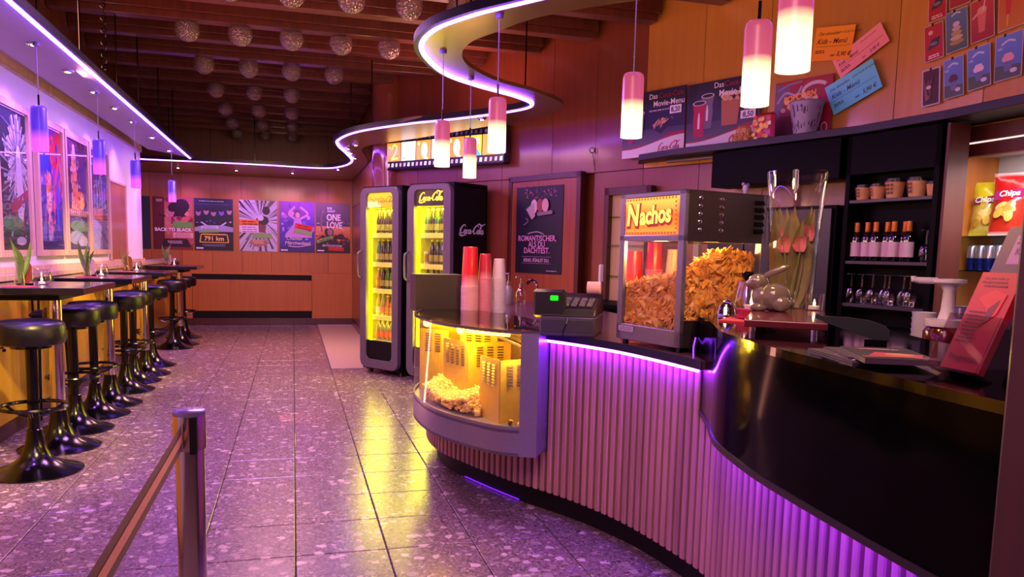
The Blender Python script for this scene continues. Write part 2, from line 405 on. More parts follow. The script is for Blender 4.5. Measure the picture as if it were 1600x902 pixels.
class Print(MB):
    """artwork on a flat sheet, metres from its lower left corner; each layer lies a hair above the last"""
    def __init__(s, W, H, z=.0016): super().__init__(); s.W, s.H, s.z = W, H, z; s.parts = []
    def up(s): s.z += .00025; return s.z
    def rect(s, x0, y0, x1, y1, c, c2=None, c3=None):
        z = s.up(); a, b = lin(c), lin(c2 or c)
        if c3:
            m = (y0+y1)/2
            return s.add([(x0, y0, z), (x1, y0, z), (x1, m, z), (x0, m, z), (x1, y1, z), (x0, y1, z)], [(0, 1, 2, 3), (3, 2, 4, 5)], [a, a, b, b, lin(c3), lin(c3)])
        return s.add([(x0, y0, z), (x1, y0, z), (x1, y1, z), (x0, y1, z)], [(0, 1, 2, 3)], [a, a, b, b])
    def poly(s, pts, c):
        z = s.up(); n = len(pts); t = tessellate_polygon([[Vector((p[0], p[1], 0)) for p in pts]])
        fs = []
        for q in t:
            a, b, d = (Vector(pts[i][:2]) for i in q); fs.append(tuple(q) if (b-a).cross(d-a) > 0 else tuple(reversed(q)))
        return s.add([(*s.clip(p[0], p[1]), z) for p in pts], fs, [lin(c)]*n)
    def clip(s, x, y): return min(max(x, .0005), s.W-.0005), min(max(y, .0005), s.H-.0005)
    def ell(s, cx, cy, rx, ry, c, n=18, c2=None, rot=0):
        z = s.up(); ca, sa = math.cos(rot), math.sin(rot)
        pts = [(rx*math.cos(2*PI*i/n), ry*math.sin(2*PI*i/n)) for i in range(n)]
        pts = [(*s.clip(cx+p*ca-q*sa, cy+p*sa+q*ca), z) for p, q in pts]
        cx, cy = s.clip(cx, cy)
        return s.add([(cx, cy, z)]+pts, [(0, i+1, (i+1) % n+1) for i in range(n)], [lin(c2 or c)]+[lin(c)]*n)
    def mess(s, x0, y0, x1, y1, n, pal, size, seed=1, flat=1.0):
        rd = random.Random(seed); z = s.up(); vs = []; fs = []; cs = []
        for i in range(n):
            cx, cy = rd.uniform(x0, x1), rd.uniform(y0, y1); m = rd.randint(4, 6); k = len(vs); a0 = rd.random()*6; c = lin(rd.choice(pal)); r = size*rd.uniform(.3, 1)
            for q in range(m):
                a = a0+2*PI*q/m; rr_ = r*rd.uniform(.5, 1)
                vs.append((min(max(cx+rr_*math.cos(a), .001), s.W-.001), min(max(cy+rr_*math.sin(a)*flat, .001), s.H-.001), z+.000002*i)); cs.append(c)
            fs.append(tuple(range(k, k+m)))
        return s.add(vs, fs, cs)
    def ring(s, cx, cy, rx, ry, wd, c, n=24): return s.path([(cx+rx*math.cos(2*PI*i/n), cy+ry*math.sin(2*PI*i/n)) for i in range(n+1)], wd, c, 2)
    def rays(s, cx, cy, n, r0, r1, c, seed=1, wd=.05, clip=True):
        rd = random.Random(seed); z = s.up(); vs = []; fs = []; cs = []
        for i in range(n):
            a = 2*PI*(i+rd.random()*.6)/n; w_ = wd*(.3+rd.random()); R = r1*(.5+.5*rd.random()); q = r0*(.6+.8*rd.random())
            tri = [(cx+q*math.cos(a), cy+q*math.sin(a)), (cx+R*math.cos(a-w_), cy+R*math.sin(a-w_)), (cx+R*math.cos(a+w_), cy+R*math.sin(a+w_))]
            if clip: tri = [(min(max(x, .002), s.W-.002), min(max(y, .002), s.H-.002)) for x, y in tri]
            k = len(vs); vs += [(x, y, z) for x, y in tri]; fs.append((k, k+1, k+2)); cs += [lin(c)]*3
        return s.add(vs, fs, cs)
    def path(s, pts, wd, c, per=5):
        z = s.up(); v, f = stroke(pts, wd, per); return s.add([(*s.clip(p[0], p[1]), z) for p in v], f, [lin(c)]*len(v))
    def text(s, t, x, y, size, c, bold=0, shear=0, align='CENTER', rot=0, space=1.0, sx=1):
        z = s.up(); v, f = glyphs(t, size, bold*size, shear, align, space); ca, sa = math.cos(rot), math.sin(rot)
        return s.add([(x+p[0]*sx*ca-p[1]*sa, y+p[0]*sx*sa+p[1]*ca, z) for p in v], f, [lin(c)]*len(v))
    def logo(s, x, y, wd, c, rot=0, fat=.36):
        """the flowing two-word script of the drinks maker, wd metres long"""
        z = s.up(); k = wd/10.2; ca, sa = math.cos(rot), math.sin(rot)
        for st in logo_strokes():
            v, f = stroke([(a[0]+a[1]*.22, a[1], a[2]) for a in st], fat, 6)
            s.add([(x+(p[0]*ca-p[1]*sa)*k, y+(p[0]*sa+p[1]*ca)*k, z) for p in v], f, [lin(c)]*len(v))
        return s
    def lines(s, x0, y, wd, n, h, c, gap=1.9, seed=3, indent=.15):
        """rows of small print, too small to read"""
        rd = random.Random(seed)
        for i in range(n):
            a = x0+wd*indent*rd.random(); b = x0+wd*(1-indent*rd.random()); x = a
            z = s.up()
            while x < b:
                e = min(b, x+h*(1.5+4*rd.random())); yy = y-i*h*gap
                s.add([(x, yy, z), (e, yy, z), (e, yy+h, z), (x, yy+h, z)], [(0, 1, 2, 3)], [lin(c)]*4); x = e+h*.7
        return s
    def sticker(s, x, y, w_, h, c, rot=0, ink=None, rows=2, seed=5, txt=None):
        s.parts.append((x, y, w_, h, c, rot, ink, rows, seed, txt))
def sheet(name, label, cat, M, P, paper='#e8e0e4', mat=None, thick=.002, group=None, framed=None, glassy=None, pname='print'):
    """a printed sheet at frame M; stickers are strips of paper stuck on it"""
    W, H = P.W, P.H
    pmt = mat or printmat('poster_print')
    b = MB().col(paper).bx(0, W, 0, H, -thick, .001)
    if framed:
        root = thing(name, label, cat, M=M, group=group)
        b.build('paper', pmt, root)
        fw, fd, fm = framed
        f = MB()
        f.bx(-fw, W+fw, H, H+fw, -.01, fd).bx(-fw, W+fw, -fw, 0, -.01, fd).bx(-fw, 0, 0, H, -.01, fd).bx(W, W+fw, 0, H, -.01, fd)
        f.build('frame', fm, root)
    else:
        root = b.build(name, pmt, M=M); tag(root, label, cat, group)
    if P.v: P.build(pname, pmt, root)
    for (x, y, w_, h, c, rot, ink, rows, seed, txt) in P.parts:
        q = Print(w_, h, .0006); q.z = .0012
        q.col(c).bx(0, w_, 0, h, 0, .0012)
        if txt: q.text(txt, w_/2, h*.3, h*.55, ink, .02)
        elif ink: q.lines(w_*.06, h*(1-.75/rows)-h*.06, w_*.88, rows, h*.4/rows, ink, 2.3, seed)
        T = Matrix.Translation((x, y, P.z+.001)) @ Matrix.Rotation(rot, 4, 'Z')
        q.build('sticker', pmt, root, M=T)
    if glassy: MB().quad((0, 0, P.z+.006), (W, 0, P.z+.006), (W, H, P.z+.006), (0, H, P.z+.006)).build('glass_pane', glassy, root)
    return root

# ================================================================== materials in use
WHITE = pm('white_paint', '#cfc6d6', .55, noise=.04, nscale=6)
TILE = terrazzo('terrazzo')
GROUT = pm('grout', '#140e12', .9)
PALE = pm('pale_stone', '#b99f90', .4, noise=.08, nscale=30)
WOODR = wood('red_wood', '#743820', '#804228', .33)
WOODB = wood('orange_wood', '#ae6226', '#bb702e', .42, 1, .15)
WOODG = wood('lamplit_wood', '#c07e30', '#cc8c3c', .34)
WOODL = wood('yellow_wood', '#d09a1c', '#dca828', .42)
WOODC = wood('beam_and_shade_wood', '#4c1f19', '#6a2f22', .5)
WOODP = wood('pale_frame_wood', '#b08a6a', '#cfae8c', .5)
SLATW = wood('slat_wood', '#a07068', '#bd8c80', .5, 1.5, .05)
DARKW = wood('dark_trim_wood', '#3a1412', '#4e1d17', .4)
BLACK = pm('black_laminate', '#040305', .5, noise=.1, nscale=30, spec=.06)
GLOSSB = pm('black_gloss', '#040305', .07, coat=.0, spec=.5)
GLOSSP = pm('black_gloss_panel', '#030204', .09, coat=.0, spec=.045)
MATTB = pm('matt_black', '#080709', .6, noise=.12, nscale=40, spec=.25)
LEATH = pm('black_leather', '#06050a', .36, noise=.12, nscale=60, bump=.12)
BMET = pm('black_metal', '#040305', .17, coat=.0, noise=.08, nscale=20)
CHROME = pm('chrome', '#d8d2d6', .12, 1)
STEEL = pm('brushed_steel', '#a39ba6', .30, 1, noise=.06, nscale=90)
STEELD = pm('grey_steel', '#746c7c', .38, .6, noise=.05, nscale=50)
SOFFIT = pm('satin_metal', '#8c7448', .36, .8, noise=.05, nscale=8)
SOFFW = pm('grey_soffit', '#9a90a2', .5, .1, noise=.04, nscale=4)
FASCIA = pm('dark_fascia', '#0e0818', .55, .0, noise=.08, nscale=12, spec=.3)
FRIDGEG = pm('fridge_grey', '#6a6068', .4, .2, noise=.05, nscale=30)
NEON = emis('violet_neon', '#8c48ff', 24.0)
NEONL = emis('violet_led', '#7a1cff', 1.6)
NEONM = emis('magenta_led', '#7a24ff', 125.0)
SPOTM = emis('spot_lens', '#ffe8f0', 16)
PANE = glass('clear_pane', '#ffffff', .02, .3, .03)
GLASSW = glass('clear_glass', '#f4eef2', .03, .62, .10)
BUBBLE = glass('bubble_glass', '#d9c8cc', .12, .5, .16, 1.0, '#a8949a', .20)
ACRYL = glass('acrylic', '#f2eef6', .03, .4, .08)
INK = printmat('poster_print', .5, 0, 0)
INKM = printmat('matt_print', .55)
PLAST = printmat('coloured_plastic', .3, 0, .2)

# ================================================================== floor
FX, FY = .3775, .393
struct(MB().bx(-4, 5, -3, 14, -.12, -.006).build('floor', GROUT))
floor = bpy.data.objects['floor']
tb = MB(); a, c_, e = FX/2-.0024, FY/2-.0024, .0030
tb.add([(-a, -c_, -.006), (a, -c_, -.006), (a, c_, -.006), (-a, c_, -.006), (-a, -c_, -e*.6), (a, -c_, -e*.6), (a, c_, -e*.6), (-a, c_, -e*.6),
        (-a+e, -c_+e, 0), (a-e, -c_+e, 0), (a-e, c_-e, 0), (-a+e, c_-e, 0)],
       [(0, 1, 5, 4), (1, 2, 6, 5), (2, 3, 7, 6), (3, 0, 4, 7), (4, 5, 9, 8), (5, 6, 10, 9), (6, 7, 11, 10), (7, 4, 8, 11), (8, 9, 10, 11)])
tile0 = None
for iy in range(2, 34):
    for ix in range(-5, 4):
        x, y = (ix+.5)*FX, .09+(iy+.5)*FY
        if x-FX/2 > .38 and y > 8.4: continue
        if ix == -5 and y < 4: continue
        if tile0 is None: tile0 = tb.build('tile', TILE, floor, loc=(x, y, 0))
        else:
            t = tile0.copy(); COL.objects.link(t); t.parent = floor; t.location = (x, y, 0)
rest = MB()
for ix in range(-9, 12):
    for iy in range(-7, 34):
        x, y = (ix+.5)*FX, .09+(iy+.5)*FY
        if -5 <= ix <= 3 and iy >= 2 and not (ix == -5 and y < 4): continue
        if x-FX/2 > .38 and y > 8.4: continue
        rest.bx(x-a, x+a, y-c_, y+c_, -.006, 0)
rest.build('tile', TILE, floor, kind='stuff')
MB().bx(.385, 1.6, 8.43, 13.5, -.006, .0015).build('pale_stone_strip', PALE, floor)
MB().bx(.37, .385, 8.42, 13.5, -.006, .003).bx(.37, 1.0, 8.415, 8.43, -.006, .003).build('metal_edge', STEELD, floor)

# ================================================================== left wall
wl = struct(MB().bx(-2.0, -1.8, -2.5, 10.62, 1.05, 3.45).bx(-2.7, -2.6, 10.6, 13.6, 0, 3.45).bx(-2.0, -1.815, -2.5, 13.5, 0, 1.06).build('wall_left', WHITE))
MB().bx(-1.80, -1.785, -2.4, 10.62, 2.50, 3.45).build('upper_shade_sheet', WOODC, wl)  # dark sheet standing in for the shade above the canopy
for i in range(13):
    y0 = 1.35+i*.98
    if y0 > 13.4: break
    y1 = min(13.49, y0+.975)
    p = MB().bx(-1.815, -1.797, y0+.002, y1-.002, .1, 1.02).build('wood_panel', WOODL, wl, bevel=.002)
    for k in range(2):
        MB().tube([(-1.797, y0+.3+k*.5, .60), (-1.775, y0+.3+k*.5, .60), (-1.765, y0+.3+k*.5, .62)], .006, 6).sph((-1.765, y0+.3+k*.5, .585), .012, 8, 5).build('bag_hook', BMET, p)
MB().bx(-1.83, -1.735, -1, 13.49, 1.02, 1.06).build('ledge', WOODP, wl, bevel=.004)
MB().bx(-1.80, -1.77, -1, 10.6, 1.06, 1.105).build('ledge_rail', WOODP, wl, bevel=.004)
struct(MB().bx(-1.83, -1.79, -2, 13.49, 0, .1).build('baseboard_left', DARKW, bevel=.003))
MB().bx(-1.80, -1.775, -1, 10.6, 2.39, 2.47).build('top_rail', WOODP, wl)
# ================================================================== back wall
wb = struct(MB().bx(-2.7, 1.1, 13.52, 13.7, 0, 3.45).build('wall_back', WOODR))
for i in range(8):
    x0 = -2.62+i*.455; x1 = min(.96, x0+.455)
    if x0 > .95: break
    MB().bx(x0+.002, x1-.002, 13.5, 13.52, .86, 2.44).build('wood_panel', WOODB, wb, bevel=.002)
    MB().bx(x0+.002, x1-.002, 13.5, 13.52, 2.444, 3.4).build('wood_panel', WOODC, wb, bevel=.002)  # darker wood above the canopy paints the shade there
MB().bx(-2.62, -1.575, 13.5, 13.52, .1, .858).build('wood_panel', WOODB, wb, bevel=.002)
MB().bx(.297, .96, 13.5, 13.52, .1, .858).build('wood_panel', WOODB, wb, bevel=.002)
rc = MB().bx(-1.57, .294, 13.48, 13.50, .225, .735).build('radiator_cover', WOODB, wb, bevel=.003)
MB().bx(-1.572, .295, 13.505, 13.52, .1, .86).build('dark_slot', MATTB, wb)
MB().bx(-1.575, .297, 13.485, 13.50, .825, .86).build('slot_edge', WOODB, wb)
MB().bx(-1.0, -.95, 13.478, 13.48, .715, .725).build('latch', STEELD, rc)
struct(MB().bx(-2.6, .96, 13.47, 13.5, 0, .105).build('baseboard_back', DARKW, bevel=.003))

# ================================================================== right wall (follows the bar in facets)
WP = [(.96, 13.5), (.96, 8.95), (2.25, 6.8), (3.12, 4.8), (3.42, 3.95), (3.5, 3.4), (3.5, -1)]
wr = struct(MB().ribbon([(p[0]+.06, p[1]+.03) for p in WP], 1.95, 3.45).ribbon([(p[0]+.06, p[1]+.03) for p in WP[:5]], 0, 1.95).ribbon([(3.56, 3.57), (3.56, -1)], 0, .8).build('wall_right', WOODR))
def wall_panel(a, b, z0, z1, m, name='wood_panel', t=.018):
    a, b = Vector(a), Vector(b); L = (b-a).length; d = (b-a)/L
    M = Matrix(((d.x, -d.y, 0, a.x), (d.y, d.x, 0, a.y), (0, 0, 1, 0), (0, 0, 0, 1)))
    return MB().bx(.002, L-.002, -.0, t, z0, z1).build(name, m, wr, M=M, bevel=.002)
for k, (a, b) in enumerate(zip(WP, WP[1:])):
    a, b = Vector(a), Vector(b); L = (b-a).length; n = max(1, round(L/.62))
    for i in range(n):
        p, q = a+(b-a)*i/n, a+(b-a)*(i+1)/n
        m = WOODR if k < 2 or (k == 2 and p.y > 6.0) else WOODG  # golden copy of the wall wood carries the pendants' warm light
        wall_panel(p, q, 1.965, 3.4, m)
        if k < 4 and not (k == 2 and p.y < 6.9 and q.y > 6.3): wall_panel(p, q, .1, 1.96, WOODR)
struct(MB().ribbon([(p[0]-.012, p[1]-.006) for p in WP[:5]], 0, .1).build('baseboard_right', DARKW))
# rounded wooden corner where the side passage meets the bar wall
MB().lathe([(.17, 0), (.17, 3.4)], (1.02, 8.86, 0), 28).build('corner_column', pm('varnished_wood', '#8a4a3c', .15, coat=.6, noise=.1, nscale=5), wr, smooth=True)
# door leaf beside the sink
d1 = thing('door_1', 'wooden door leaf in the bar wall carrying the dark film poster', 'door', (2.033, 7.19, 0), math.atan2(-.917, .4)); d1['kind'] = 'structure'
MB().bx(-.02, .86, -.03, .01, 0, 1.93).build('door_panel', wood('door_wood', '#7c3a20', '#9c5230', .35), d1, bevel=.003)
MB().bx(-.07, -.02, -.04, .02, 0, 1.98).bx(.86, .91, -.04, .02, 0, 1.98).bx(-.07, .91, -.04, .02, 1.93, 1.98).build('door_frame', DARKW, d1, bevel=.003)
# brown post at the right edge
struct(MB().bx(1.052, 1.30, .62, .935, 0, 3.4).build('column_1', wood('post_wood', '#3a1814', '#48201a', .5, 1, .1), bevel=.006))
# ================================================================== ceiling with beams
ce = struct(MB().bx(-4, 5, -2.5, 13.7, 3.45, 3.55).build('ceiling', pm('ceiling_dark', '#3c1c20', .7, noise=.1, nscale=3)))
def wall_x(y):
    for (a, b) in zip(WP, WP[1:]):
        if b[1] <= y <= a[1]: return a[0]+(b[0]-a[0])*(a[1]-y)/(a[1]-b[1])
    return 3.5
for k in range(-9, 11):
    y = 6.92+.605*k; x1 = wall_x(y)-.03
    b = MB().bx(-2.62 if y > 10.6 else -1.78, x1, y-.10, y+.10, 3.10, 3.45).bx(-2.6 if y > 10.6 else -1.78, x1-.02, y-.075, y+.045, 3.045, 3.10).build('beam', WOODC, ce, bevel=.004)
# ================================================================== posters on the back wall
def bposter(x0, x1, name_label, fn, z0=1.205, z1=2.03):
    P = Print(x1-x0, z1-z0); fn(P)
    return sheet('film_poster', name_label, 'poster', frame((x0, 13.494, z0), (1, 0, 0), (0, 0, 1)), P, '#191420')
def art_dark(P): P.rect(0, 0, P.W, P.H, '#1b2430', '#232a40'); P.ell(.4, .35, .1, .12, '#a8a0b0')
def art_singer(P):
    P.rect(0, 0, P.W, P.H, '#7c1c28', '#e07a60', '#b8505c'); P.rect(0, 0, .17, P.H, '#5a0f1e', '#6a1822')
    P.ell(.36, .62, .15, .13, '#2a0c1c'); P.ell(.42, .68, .12, .12, '#2a0c1c'); P.poly([(.36, .64), (.45, .62), (.49, .52), (.38, .53)], '#2a0c1c')
    P.ell(.25, .58, .065, .085, '#c8787a'); P.poly([(.23, .5), (.34, .52), (.44, .38), (.18, .36)], '#c8707a')
    P.path([(.08, .55), (.15, .53), (.19, .52)], .02, '#2a0c1c'); P.path([(.14, .52), (.13, .3)], .012, '#2a0c1c')
    P.mess(.2, .1, .58, .8, 40, ['#d88070', '#b85058', '#e89880', '#902838'], .06, 3, 1.2); P.ell(.36, .64, .14, .12, '#2a0c1c'); P.ell(.43, .69, .11, .11, '#2a0c1c'); P.ell(.26, .59, .058, .075, '#c8807c'); P.ell(.285, .64, .06, .05, '#2a0c1c')
    P.poly([(.15, .17), (.5, .17), (.56, .04), (.12, .04)], '#2c0a18')
    P.lines(.05, .78, .1, 3, .008, '#f4d8c8'); P.text('BACK TO BLACK', P.W/2, .29, .072, '#ffffff', .03, sx=.98)
    P.sticker(.29, .345, .29, .095, '#74b84a', -.02); P.sticker(.29, .185, .3, .085, '#f0b4ac', -.01, '#b86878', 3)
    P.lines(.2, .13, .25, 3, .009, '#d8b8b8')
def art_taxi(P):
    P.rect(0, 0, P.W, P.H, '#15142a', '#25224a'); P.lines(.06, .775, .46, 1, .012, '#c8c4d8', seed=8); P.lines(.03, .73, .52, 1, .004, '#8a86a8')
    for i, (x, y, c) in enumerate(((.06, .6, '#b07890'), (.18, .62, '#c08898'), (.29, .6, '#b88094'), (.41, .61, '#8a6ac0'), (.53, .63, '#c890a0'))):
        P.ell(x, y-.16, .085, .13, ('#20202c', '#141826', '#20243c', '#1c1c30', '#24202c')[i]); P.ell(x, y, .038, .055, c); P.ell(x, y+.035, .04, .03, '#241420')
    P.mess(0, .3, .58, .48, 50, ['#d0ccd8', '#34343c', '#6c6878', '#1c1c28', '#9c98a8'], .025, 4, .6)
    P.poly([(0, .36), (.585, .36), (.585, .42), (0, .42)], '#141420')
    for q in (1, -1): P.path([(.29-q*.19, .45), (.29-q*.1, .39), (.29-q*.03, .37)], .022, '#d0d0dc')
    P.poly([(0, .36), (.15, .40), (.45, .40), (.585, .37), (.585, .3), (0, .3)], '#a8a4b4'); P.rect(0, .0, P.W, .28, '#0e0d18', '#1a1626')
    P.poly([(.07, .13), (.09, .25), (.12, .265), (.47, .265), (.5, .25), (.52, .13), (.5, .12), (.09, .12)], '#e8b840')
    P.poly([(.09, .135), (.105, .245), (.485, .245), (.5, .135)], '#1a0e10'); P.text('791 km', P.W/2, .155, .1, '#ffd870', .02)
    P.lines(.1, .09, .4, 3, .007, '#8a8498'); P.rect(.02, .02, .13, .045, '#e8e4ec')
    P.sticker(.10, .33, .26, .05, '#d4d0d8', .05, '#807c90', 2); P.sticker(.07, .275, .3, .04, '#86b860', .05)
def art_rays(P):
    P.rect(0, 0, P.W, P.H, '#c4bcc8', '#d8c8e0'); P.rays(.32, .5, 46, .08, .75, '#4a4440', 4, .03); P.rays(.32, .5, 30, .1, .7, '#8a8c70', 9, .03)
    P.ell(.42, .66, .06, .07, '#3a2c28'); P.ell(.36, .5, .1, .08, '#2a2426'); P.ell(.33, .54, .05, .045, '#d8d4d4'); P.poly([(.3, .45), (.42, .42), (.4, .3), (.28, .32)], '#7a4038')
    P.poly([(.14, .13), (.2, .19), (.4, .19), (.47, .13), (.38, .1), (.3, .06), (.22, .1)], '#a8705c'); P.lines(.2, .17, .2, 3, .012, '#e0c090')
    P.lines(.15, .77, .3, 1, .012, '#a0909c')
    P.sticker(0, .42, .3, .085, '#f07828', 0, '#5a2810', 2); P.sticker(0, .30, .3, .115, '#ecd8dc', 0, '#b070a0', 3); P.sticker(.2, .215, .3, .08, '#84b45c', 0)
def art_fairy(P):
    P.rect(0, 0, P.W, P.H, '#3c1e7c', '#4a30b0', '#a850b4'); rd = random.Random(4)
    for i in range(34): P.ell(rd.uniform(.03, .54), rd.uniform(.35, .78), rd.uniform(.015, .045), rd.uniform(.015, .05), rd.choice(['#8a50c8', '#c070c8', '#6a3cb0', '#d890d0', '#503098']), 10)
    P.poly([(.1, .3), (.22, .45), (.24, .56), (.34, .56), (.36, .45), (.5, .3), (.52, .24), (.08, .24)], '#c48cc8')
    P.path([(.24, .55), (.15, .63), (.25, .74)], .035, '#d89cb4'); P.path([(.34, .55), (.45, .63), (.33, .74)], .035, '#d89cb4')
    P.ell(.29, .62, .055, .07, '#7a3c50'); P.ell(.29, .605, .038, .05, '#dca0ac')
    P.rect(0, 0, P.W, .1, '#2c1c5c', '#35206c')
    P.text('Chantal', .23, .20, .082, '#f0d4c0', .006, .2); P.text('Märchenland', .285, .125, .078, '#f0d4c0', .006, .2); P.text('im', .43, .205, .05, '#f0d4c0', .006, .2)
    P.path([(.14, .10), (.3, .09), (.5, .13)], .012, '#e8c8d8'); P.rect(.02, .02, .13, .04, '#ece4f4')
    P.sticker(.24, .395, .28, .085, '#d8201c', -.17, '#6a1010', 2); P.sticker(.22, .325, .3, .06, '#8cb858', -.17)
def art_sunset(P):
    P.rect(0, 0, P.W, P.H, '#c86030', '#2c4468', '#8a6a70'); P.rect(0, .2, P.W, .44, '#c44820', '#e0985c')
    P.poly([(0, .2), (.1, .3), (.2, .25), (.3, .3), (.45, .28), (.555, .2), (.555, 0), (0, 0)], '#2a1820'); P.ell(.21, .34, .075, .085, '#241622'); P.ell(.22, .34, .045, .055, '#94605a')
    P.mess(0, .2, P.W, .66, 50, ['#e89858', '#d06038', '#f0b878', '#a04830'], .05, 5, .35); P.mess(.0, .0, P.W, .3, 50, ['#3c2028', '#54303a', '#201018', '#8c5040'], .04, 6); P.ell(.21, .34, .075, .085, '#241622'); P.ell(.225, .345, .045, .055, '#a06c68')
    P.ell(.4, .27, .06, .05, '#3a1818'); P.path([(.09, .35), (.085, .58), (.13, .68)], .03, '#8a5a68'); P.ell(.12, .68, .025, .03, '#9a6a70')
    P.text('BOB', .18, .72, .05, '#ffffff', .03, align='LEFT', sx=.8); P.text('MARLEY', .18, .675, .045, '#f0e8f0', .03, align='LEFT', sx=.8)
    P.text('ONE', .17, .54, .145, '#fff4f0', .03, align='LEFT', sx=.75); P.text('LOVE', .17, .41, .145, '#fae8e4', .03, align='LEFT', sx=.72)
    P.rect(0, 0, P.W, .1, '#1c1218', '#2a1a20'); P.rect(.02, .025, .13, .045, '#eceaf0')
    P.sticker(.02, .155, .27, .05, '#88b44e', .33, '#4a7030', 1); P.sticker(.1, .105, .32, .03, '#b4a8b0', -.02, '#504850', 1); P.sticker(.2, .04, .25, .06, '#c41820', -.03)
bposter(-2.45, -2.165, 'dark film poster mostly hidden behind the white wall end', art_dark)
bposter(-2.127, -1.54, 'red film poster lettered BACK TO BLACK with a singer at a microphone', art_singer)
bposter(-1.517, -.932, 'navy film poster lettered 791 km with five faces in a row', art_taxi)
bposter(-.84, -.25, 'white film poster with dark rays, orange and green stickers', art_rays)
bposter(-.215, .345, 'purple film poster lettered Chantal im Märchenland, dancer with raised arms', art_fairy)
bposter(.37, .925, 'sunset film poster lettered ONE LOVE at the right end of its row', art_sunset)
# ================================================================== framed posters on the left wall
def lposter(y0, y1, label, fn, z0=1.215, z1=2.14):
    P = Print(y1-y0, z1-z0); fn(P)
    return sheet('framed_poster', label, 'poster', frame((-1.786, y0, z0), (0, 1, 0), (0, 0, 1)), P, '#14121e', framed=(.045, .022, WOODP), glassy=PANE)
def art_star(P):
    P.rect(0, 0, P.W, P.H, '#1c2c2c', '#0c0c24', '#20243c'); P.rays(.4, .62, 60, .05, .3, '#d8ccd0', 3, .05); P.rays(.42, .5, 40, .1, .42, '#7c8c98', 6, .04)
    P.ell(.41, .6, .045, .1, '#f0e4d8'); P.poly([(.36, .62), (.46, .62), (.5, .3), (.42, .1), (.34, .3)], '#b8b4b8'); P.poly([(.2, .3), (.585, .42), (.585, .36), (.25, .22)], '#8c2c3c')
    P.mess(.05, .02, P.W, .4, 60, ['#2c4c44', '#3c3c44', '#1c2c34', '#6c7478', '#203830', '#8c3c44'], .035, 3, .6); P.mess(.2, .25, .55, .8, 40, ['#8c98a8', '#c8c4c8', '#5c6c7c'], .012, 5, 2)
    P.rect(0, 0, P.W, .2, '#141c1c', '#24443c'); P.mess(0, 0, P.W, .2, 50, ['#3c5c4c', '#241c24', '#9c98a0', '#54746c', '#14201c'], .03, 8, .5); P.ell(.25, .18, .2, .05, '#3c7c4c'); P.ell(.4, .06, .1, .03, '#a8a0a8'); P.path([(.1, .85), (.3, .8), (.5, .78)], .006, '#8880a8')
def art_rocket(P):
    P.rect(0, 0, P.W, P.H, '#28206c', '#1c2c9c', '#2c3c9c'); P.poly([(.3, P.H), (P.W, P.H), (P.W, .55), (.45, .5), (.35, .7)], '#e02838'); P.poly([(.35, .6), (P.W, .7), (P.W, .4), (.4, .3)], '#7c3cc8')
    P.path([(.38, .2), (.42, .45), (.5, .62), (.6, .75)], .05, '#f04860'); P.path([(.5, .15), (.48, .4), (.56, .55)], .04, '#3c58e0')
    P.ell(.26, .5, .06, .07, '#f0703c'); P.poly([(.2, .5), (.32, .5), (.34, .3), (.25, .26), (.2, .3)], '#e89080'); P.ell(.26, .42, .05, .1, '#f0c0a8'); P.ell(.27, .18, .05, .1, '#e88870'); P.rect(.22, .06, .33, .24, '#b8a8c0', '#e86040')
    P.mess(0, .05, .4, .6, 70, ['#4858a8', '#8898c8', '#c8b0c0', '#304090', '#d87858', '#6c70b8'], .03, 4, 1.2); P.mess(.3, .4, P.W, .93, 50, ['#c82858', '#f04838', '#6c2cb0', '#3048d8', '#f07c68'], .045, 6, 1.6); P.ell(.26, .5, .055, .075, '#f07c48'); P.mess(.2, .3, .33, .52, 16, ['#f0d8c8', '#d86848', '#9c4c48'], .03, 7)
    P.poly([(.05, .1), (.2, .4), (.16, .02)], '#5868a8'); P.rect(0, 0, P.W, .07, '#201c54')
def art_tower(P):
    P.rect(0, 0, P.W, P.H, '#4c5068', '#182878', '#6c2c50')
    for i, (w_, y0, y1, c) in enumerate(((.2, .55, .72, '#e87858'), (.16, .7, .82, '#f09878'), (.09, .8, .88, '#d8c8d0'), (.24, .38, .58, '#c85c4c'), (.3, .3, .4, '#e08c50'))):
        P.poly([(.26-w_/2, y0), (.26+w_/2, y0), (.26+w_*.4, y1), (.26-w_*.4, y1)], c)
        for k in range(4): P.rect(.26-w_*.35+k*w_*.2, y0+.01, .26-w_*.3+k*w_*.2, y1-.02, '#fce0c0')
    P.ell(.42, .42, .16, .08, '#f0782c'); P.ell(.45, .4, .1, .05, '#ffc860'); P.rect(0, .28, P.W, .34, '#8c5058', '#b07868')
    for k in range(9): P.rect(.03+k*.065, .29, .06+k*.065, .335, '#e0a890')
    P.mess(0, .4, P.W, .93, 40, ['#2c3c80', '#5c4878', '#8c5070', '#20306c'], .04, 2, .7); P.mess(.12, .35, .4, .86, 60, ['#f0b088', '#d86848', '#fce0c0', '#a84840'], .018, 3, 1.8); P.mess(0, .02, P.W, .34, 90, ['#a87068', '#584c58', '#d8a890', '#7c8c8c', '#3c4858', '#c8c0c8'], .028, 5, .5)
    P.ell(.35, .2, .3, .05, '#5c8c58'); P.ell(.25, .1, .24, .06, '#9098a8'); P.ell(.45, .07, .15, .05, '#a8a8b4'); P.rect(0, 0, P.W, .03, '#3c3c58')
